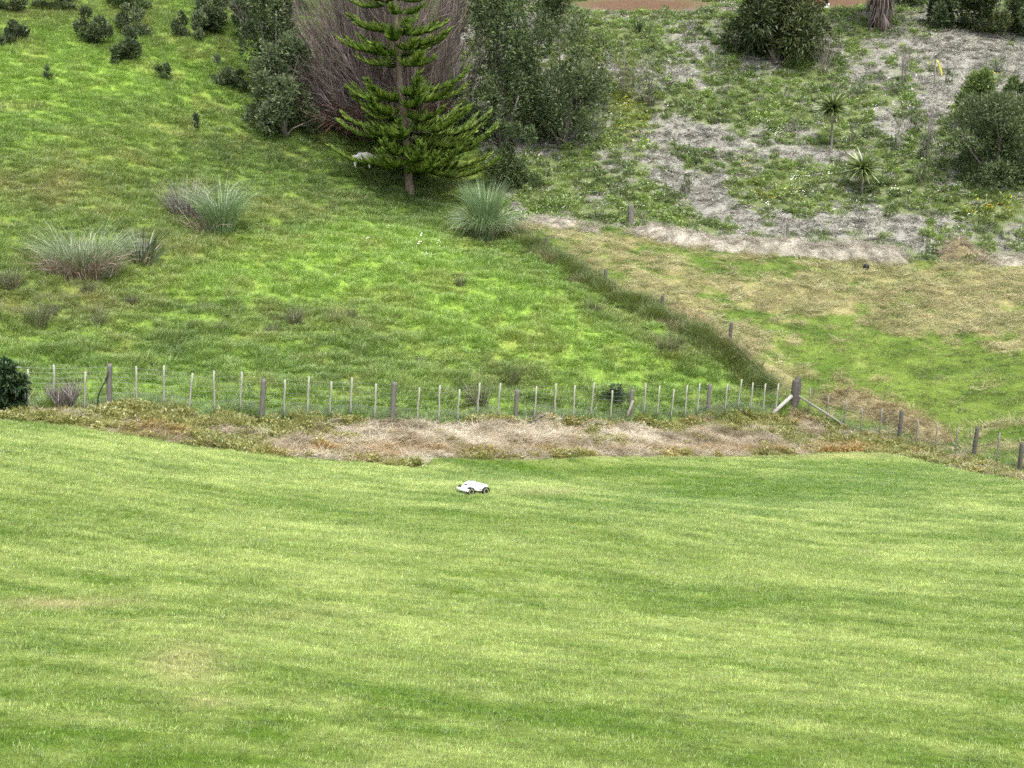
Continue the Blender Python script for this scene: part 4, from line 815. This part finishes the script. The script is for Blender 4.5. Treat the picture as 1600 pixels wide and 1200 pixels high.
# plants on the bank
shrub("bank_shrub", (1552, 287), 195, 135, ["olive", "mid_green"], "broad olive bush at the right picture edge on the bank", "bush", seed=70, ls=.12, nlobe=48, low=.08)
shrub("bank_shrub", (1526, 232), 75, 92, ["fresh_green", "mid_green"], "bush with fresh light green top behind the broad olive one", "bush", seed=71, ls=.14, nlobe=14, low=.3, back=1.5)
shrub("bank_shrub", (1590, 240), 90, 90, ["mid_green", "fresh_green"], "mid green bush behind the broad olive one at the picture edge", "bush", seed=72, ls=.14, nlobe=18, low=.2, back=2)
shrub("conifer", (1212, 100), 175, 190, ["conifer_olive", "dark_green"], "dark spreading conifer at the top of the bank", "conifer", seed=73, ls=.22, nlobe=40, low=.08, up=-.1, slim=.3)
shrub("conifer", (1476, 46), 62, 95, ["dark_green", "mid_green"], "slim dark green sapling on the mulch near the top edge", "conifer", seed=74, ls=.16, nlobe=15, low=0.0)
shrub("bank_shrub", (1532, 48), 110, 75, ["conifer_olive", "dark_green"], "dark low bush at the top edge beside the slim sapling", "bush", seed=75, ls=.15, nlobe=15, low=0.0)
shrub("bank_shrub", (1598, 55), 105, 80, ["olive", "dark_green"], "olive bush in the top right corner", "bush", seed=76, ls=.15, nlobe=15, low=0.0)
shrub("bank_shrub", (1415, 10), 60, 60, ["olive", "mid_green"], "pale bush behind the shaggy trunk at the top", "bush", seed=77, ls=.15, nlobe=15, low=0.0)
YS = [(1402,238,30,52,"grey_sage","grey young shrub left of the broad olive bush"),(1447,250,26,58,"grey_sage","tall thin grey shrub beside the broad olive bush"),(1432,205,26,36,"olive","upright olive seedling below the yellow strip"),(1478,128,20,26,"mid_green","small green plant beside the stake with the yellow strip"),
      (1560,112,30,26,"grey_green","low grey-green plant on the pale mulch"),(1392,150,24,22,"grey_green","small bluish plant in the middle of the upper bank"),(1340,155,36,24,"grey_green","low blue-green patch of plants above the slender cabbage tree"),(1240,210,26,24,"grey_sage","small greyish plant left of the slender cabbage tree"),
      (1330,225,22,36,"grey_sage","grey stalky plant between the two cabbage trees"),(1120,110,30,26,"mid_green","low green plant left of the dark conifer"),(1090,260,18,20,"mid_green","small tuft on the pale mulch path"),(1070,305,26,26,"olive","tuft of plants at the foot of the mulch path"),(1440,290,40,30,"mid_green","green plant cushion below the thin grey shrub"),(1395,60,30,20,"mid_green","low plant at the foot of the shaggy trunk"),
      (1310,50,40,24,"mid_green","green plants beside the dark conifer, near the person"),(1530,300,60,26,"mid_green","low green growth in front of the broad olive bush")]
for i, (uu, vv, ww, hh, m, lb) in enumerate(YS): shrub("young_plant", (uu, vv), ww*1.15, hh, [m, "grey_sage" if i % 2 else "olive"], lb, "plant", "young plants on the bank", seed=200+i, ls=.17, nlobe=9, up=.7, low=0.0, slim=.24, nl=int(60+ww*hh*.16))
def sapling(name, uv, h, n, mats, label, seed, leafy=0, spread=.35):
    p = place(*uv); rg = np.random.default_rng(seed); e = empty(name, tuple(p)); tag(e, label, "sapling"); b = MB(); c = MB()
    for i in range(n):
        a = rg.normal(0, spread); a2 = rg.normal(0, spread); L = h*rg.uniform(.6, 1); q = np.linspace(0, 1, 5); s = rg.normal(0, .12, 2)
        pts = np.stack([s[0]+math.sin(a)*L*q**1.2, s[1]+math.sin(a2)*L*q**1.2, L*q-.05], -1); b.tube(pts, .022*np.array([1, .8, .6, .45, .2]), 5)
        m = 26; t = rg.uniform(.25, 1, m); P = np.stack([np.interp(t, q, pts[:, j]) for j in range(3)], -1); az = rg.random(m)*6.28
        b.strips(P, az, rg.uniform(.2, .6, m), .014, rg.uniform(.3, .9, m), .4, 2)
        if leafy: c.strips(P+rg.normal(0, .14, (m, 3)), az, .13, .05, rg.uniform(.2, 1.3, m), .8, 2, belly=.4); c.strips(P+rg.normal(0, .2, (m, 3)), az+2, .12, .05, rg.uniform(.2, 1.3, m), .8, 2, belly=.4)
    obj("stems", b.mesh("stems", [mats[0]]), e)
    if leafy: obj("crown", c.mesh("crown", [mats[1]]), e)
sapling("bare_sapling", (1016, 168), 3.6, 12, ["grey_twig", "olive"], "thin twiggy sapling with few leaves beside yellow flowers", 80, 1)
sapling("bare_sapling", (1412, 132), 3.0, 9, ["grey_twig", "olive"], "bundle of bare upright stems on the upper bank", 81, 0, .15)
sapling("bare_sapling", (1288, 118), 2.6, 12, ["grey_twig", "olive"], "bare brown brush at the right foot of the dark conifer", 82, 0, .4)
sapling("bare_sapling", (975, 150), 2.8, 9, ["grey_twig", "olive"], "grey twiggy bush left of the leafless sapling", 83, 0, .4)
sapling("bare_sapling", (1560, 40), 2.8, 5, ["grey_twig", "olive"], "pale bare branches between the top edge bushes", 84, 0, .5)
sapling("bare_sapling", (1452, 225), 2.4, 6, ["grey_twig", "olive"], "dark bare stalks at the left side of the broad olive bush", 85, 0, .15)
sapling("bare_sapling", (100, 643), .5, 22, ["grey_twig", "olive"], "dead purple-grey brush at the fence foot near the left bush", 86, 0, .6)
# shaggy trunk with fronds above the frame
p = place(1375, 47); e = empty("tree_fern", tuple(p)); tag(e, "shaggy brown trunk of a tree fern rising out of the top edge", "tree fern"); rg = np.random.default_rng(90)
FR = [.48, .46, .52, .64, .74, .8, .74, .55, .4]; b = MB(); z = np.linspace(-.2, 4.6, 9); b.tube([(.03*math.sin(q), 0, q) for q in z], FR, 14)
n = 700; th = rg.random(n)*6.28; zz = rg.uniform(.5, 4.4, n); rb = np.interp(zz, z, FR); b.strips(np.c_[rb*np.cos(th), rb*np.sin(th), zz], th, rg.uniform(.4, .9, n), .05, np.full(n, 2.5), 3.1, 2, 1, tip=.3); obj("trunk", b.mesh("trunk", ["fern_bark", "twig"]), e)
b = MB(); n = 26; th = np.arange(n)*6.28/n
for t in th:
    m = 40; s = np.linspace(.1, 1, m); ax = np.c_[np.cos(t)*3*s, np.sin(t)*3*s, 4.5+1.6*s-2.2*s**2]
    for sgn in (-1, 1): b.strips(ax, t+sgn*1.2, .5*np.sin(s*2.6+.3), .09, 1.4, 1.9, 2, 0)
obj("crown", b.mesh("crown", ["mid_green"]), e)
# dark bush at the left end of the fence, low bush behind the wires
shrub("glossy_bush", (14, 646), 68, 78, ["glossy_dark", "mid_green"], "dense dark glossy bush at the left end of the fence", "bush", seed=300, ls=.13, nlobe=24, low=.08, slim=.28, nl=6500, up=-.2)
shrub("paddock_bush", (964, 636), 58, 22, ["glossy_dark", "dark_green"], "small black-green bush behind the fence, left of the stayed post", "bush", seed=301, ls=.09, nlobe=10, low=0.0, up=0)

# stake with a yellow strip
p = place(1459, 136); e = empty("marker_stake", tuple(p)); tag(e, "thin stake with a drooping yellow strip tied on top", "stake")
b = MB(); b.tube([(0, 0, -.2), (.01, 0, .8), (0, 0, 1.62)], .04, 6); obj("stake", b.mesh("stake", ["grey_batten"]), e)
b = MB(); b.strips(np.array([[.06, -.06, 1.62], [.02, -.06, 1.62], [-.04, -.06, 1.60], [.0, -.06, 1.6]]), np.array([0., .3, 3.1, -1.5]), np.array([1.0, .7, .45, .4]), .11, np.array([2.5, 2.3, 1.6, 1.2]), np.array([3.1, 3.1, 2.6, 2.8]), 6, 0, tip=.7, roll=.1, twist=np.array([1.3, 1.0, -1.2, .2])); obj("strip", b.mesh("strip", ["yellow_strip"]), e)

# posts and straw along the top of the mown field
def lone_post(uv, h, r, mat, label, lean=.02):
    p = place(*uv); o = obj("weathered_post", post_mesh(h, r, mat, int(uv[0])), None, tuple(p)); o.rotation_euler = (0, lean, 0); return tag(o, label, "post", "weathered posts above the mown field")
lone_post((986, 356), 1.05, .16, "post_wood", "thick grey stump post at the head of the straw bank", -.02)
lone_post((1229, 388), 1.25, .07, "post_wood", "thin grey post standing in the middle of the straw bank", .02)
lone_post((1443, 398), .85, .03, "batten_wood", "thin pale stake between the straw bank and the straw mound", .02)
def heap(name, pxs, wid, hgt, label, cat, seed, straw=260, mat="straw_heap", col=((0.24, .22, .175), (.55, .51, .43))):
    pl = line(pxs); L = np.linalg.norm(np.diff(pl, axis=0), axis=1).sum(); pts = poly_pts(pl, 0, L, .16); n = len(pts); m = 11; b = MB()
    tx = np.gradient(pts[:, :2], axis=0); tx /= np.linalg.norm(tx, axis=1)[:, None]; nr = np.stack([-tx[:, 1], tx[:, 0]], -1); e = empty(name, tuple(pts[0])); tag(e, label, cat); V = []
    for j in range(m):
        a = (j/(m-1)-.5)*2; off = a*wid*(.75+.5*vnoise(np.arange(n)*.25, np.full(n, 1.), seed)); x = pts[:, 0]+nr[:, 0]*off; y = pts[:, 1]+nr[:, 1]*off
        prof = max(0, 1-a*a)**.8*hgt*(.05+1.6*fbm(np.arange(n)*.16, np.full(n, j*.45), seed+3, 3)); prof *= np.clip(np.minimum(np.arange(n), n-1-np.arange(n))/6, 0, 1)
        V.append(np.stack([x, y, Z(x, y)+prof-.04], -1))
    V = np.stack(V, 1); q = [[i*m+j, i*m+j+1, (i+1)*m+j+1, (i+1)*m+j] for i in range(n-1) for j in range(m-1)]; b.add(V.reshape(-1, 3)-pts[0], q); obj("mound", b.mesh("mound", [mat], smooth=True), e)
    k = int(straw*L/4); i = RNG.integers(0, n, k); j = RNG.integers(0, m, k); P = V[i, j]+RNG.normal(0, .08, (k, 3))*[1, 1, .3]-pts[0]
    c = mixc(col[0], col[1], RNG.random(k)); s = scatter("straw", P, RNG.uniform(.5, 1.0, k), straw_src, c, None, tilt=.35, parent=e); return e
heap("straw_bank", [(812,352),(850,354),(900,356),(940,359)], .45, .30, "short grey-brown ridge of dead brush at the head of the old fence", "straw bank", 401, 160)
heap("straw_bank", [(985,364),(1060,377),(1140,387),(1230,394),(1330,402),(1420,404)], .6, .62, "long pale bank of dry straw along the top of the mown field", "straw bank", 402, 220)
heap("straw_mound", [(1466,399),(1490,398),(1520,402),(1545,406)], .55, .85, "straw mound with a dark hollow, at the end of the straw bank", "straw mound", 403, 220, "dry_heap", ((.16, .12, .085), (.46, .40, .32)))
heap("straw_bank", [(1535,408),(1600,411),(1690,414)], .5, .25, "low pale straw ridge running out of the right picture edge", "straw bank", 404, 160)
heap("dry_grass_ridge", [(1285,622),(1330,632),(1385,648),(1440,668),(1475,690)], .5, .62, "ragged ridge of dry cut grass behind the descending fence", "straw bank", 405, 200, "dry_heap", ((.14, .11, .05), (.44, .38, .2)))
heap("dry_grass_ridge", [(1050,478),(1085,505),(1125,545),(1165,572)], .4, .28, "thin ridge of raked dry grass beside the overgrown old fence", "straw bank", 406, 160, "dry_heap", ((.2, .15, .07), (.5, .43, .24)))
p = place(1352, 420); b = MB(); b.tube([p+[-.02, -.25, .16], p+[.1, .25, .10]], .14, 12); tag(obj("drain_pipe", b.mesh("pipe", ["black_plastic"])), "stub of black drain pipe poking from the mown grass", "pipe")
p0, p1 = place(1335, 392), place(1372, 388); b = MB(); b.tube([p0+[0, 0, .42], (p0+p1)/2+[0, 0, .48], p1+[0, 0, .5]], .07, 8); tag(obj("fallen_rail", b.mesh("rail", ["dark_post"])), "dark fallen rail lying on the straw bank", "log")

# ------------------------------------------------------------------ sheep and person
def skin_body(name, verts, edges, radii, mats, parent=None, root=0, sub=2):
    me = bpy.data.meshes.new(name); me.from_pydata([tuple(v) for v in verts], edges, []); o = obj(name, me, parent)
    m = o.modifiers.new("skin", 'SKIN'); m.use_smooth_shade = True
    for i, r in enumerate(radii):
        s = me.skin_vertices[0].data[i]; s.radius = (r, r) if np.ndim(r) == 0 else r; s.use_root = (i == root)
    q = o.modifiers.new("sub", 'SUBSURF'); q.levels = sub; q.render_levels = sub
    for k in mats: me.materials.append(MAT[k])
    return o
p = place(567, 264); sh = empty("sheep", tuple(p)); sh.rotation_euler = (0, 0, .15); sh.scale = (1.1,)*3; tag(sh, "white sheep standing in the shade at the lowest left branch of the pine", "sheep")
sv = [(0, 0, .56), (.26, 0, .58), (-.28, 0, .58), (-.42, 0, .54), (.40, 0, .60), (.54, 0, .55), (.66, 0, .42), (.72, 0, .32),
      (.28, .11, .42), (.29, .11, .22), (.28, .11, .02), (.28, -.11, .42), (.31, -.11, .22), (.32, -.11, .02), (-.33, .12, .42), (-.38, .12, .22), (-.35, .12, .02), (-.33, -.12, .42), (-.37, -.12, .22), (-.32, -.12, .02), (-.50, 0, .44)]
se = [(0, 1), (0, 2), (2, 3), (1, 4), (4, 5), (5, 6), (6, 7), (1, 8), (8, 9), (9, 10), (1, 11), (11, 12), (12, 13), (2, 14), (14, 15), (15, 16), (2, 17), (17, 18), (18, 19), (3, 20)]
sr = [(.25, .24), (.23, .23), (.25, .24), (.15, .15), (.16, .17), (.10, .11), (.085, .095), (.05, .05), .075, .045, .035, .075, .045, .035, .085, .05, .035, .085, .05, .035, .04]
skin_body("body", sv, se, sr, ["wool"], sh)
b = MB(); b.strips(np.array([[.62, .06, .50], [.62, -.06, .50]]), np.array([1.6, -1.6]), .11, .05, 1.2, 1.9, 3, 0, tip=.3, belly=.5); obj("ears", b.mesh("ears", ["wool"]), sh)
p = place(1293, 12); pe = empty("person", tuple(p)); pe.rotation_euler = (0, 0, math.pi); tag(pe, "person in black trousers and white boots, cut off by the top edge", "person")
bv = [(0, 0, .95), (0, 0, 1.15), (0, 0, 1.36), (.01, 0, 1.47), (.02, 0, 1.55), (.03, 0, 1.66), (.02, .09, .88), (.05, .09, .50), (-.02, .09, .12), (.02, -.09, .88), (.10, -.09, .50), (.06, -.09, .12),
      (0, .19, 1.40), (-.04, .24, 1.12), (.08, .24, .90), (0, -.19, 1.40), (-.04, -.24, 1.12), (.10, -.24, .92), (.03, .01, 1.73)]
be = [(0, 1), (1, 2), (2, 3), (3, 4), (4, 5), (5, 18), (0, 6), (6, 7), (7, 8), (0, 9), (9, 10), (10, 11), (2, 12), (12, 13), (13, 14), (2, 15), (15, 16), (16, 17)]
br = [(.14, .16), (.12, .15), (.12, .17), (.06, .06), (.055, .055), (.095, .08), (.09, .09), (.068, .068), (.05, .05), (.09, .09), (.068, .068), (.05, .05), .06, .048, .036, .06, .048, .036, .085]
skin_body("body", bv, be, br, ["black_cloth"], pe)
for y, x in ((.09, -.02), (-.09, .06)):
    b = MB(); b.tube([(x-.02, y, .30), (x-.01, y, .18), (x, y, .07)], [.062, .06, .066], 10); V = [(x+q, y+s*.048*(1 if q < .14 else .8), z) for z, k in ((.0, 1), (.045, 1), (.085, .8)) for q, s in ((-.08, -1), (.08, -1.05), (.19, -.8), (.19, .8), (.08, 1.05), (-.08, 1))]
    b.add(V, [[r*6+i, r*6+(i+1) % 6, (r+1)*6+(i+1) % 6, (r+1)*6+i] for r in range(2) for i in range(6)]+[[12, 13, 14, 15], [12, 15, 16, 17]]); obj("boot", b.mesh("boot", ["white_boot"]), pe)
b = MB(); t = np.linspace(0, 1, 6); b.tube([(.02, 0, 1.66), (.02, 0, 1.74), (.02, 0, 1.80), (.02, 0, 1.835)], [.105, .112, .085, .02], 12); obj("hair", b.mesh("hair", ["hair"], smooth=True), pe)
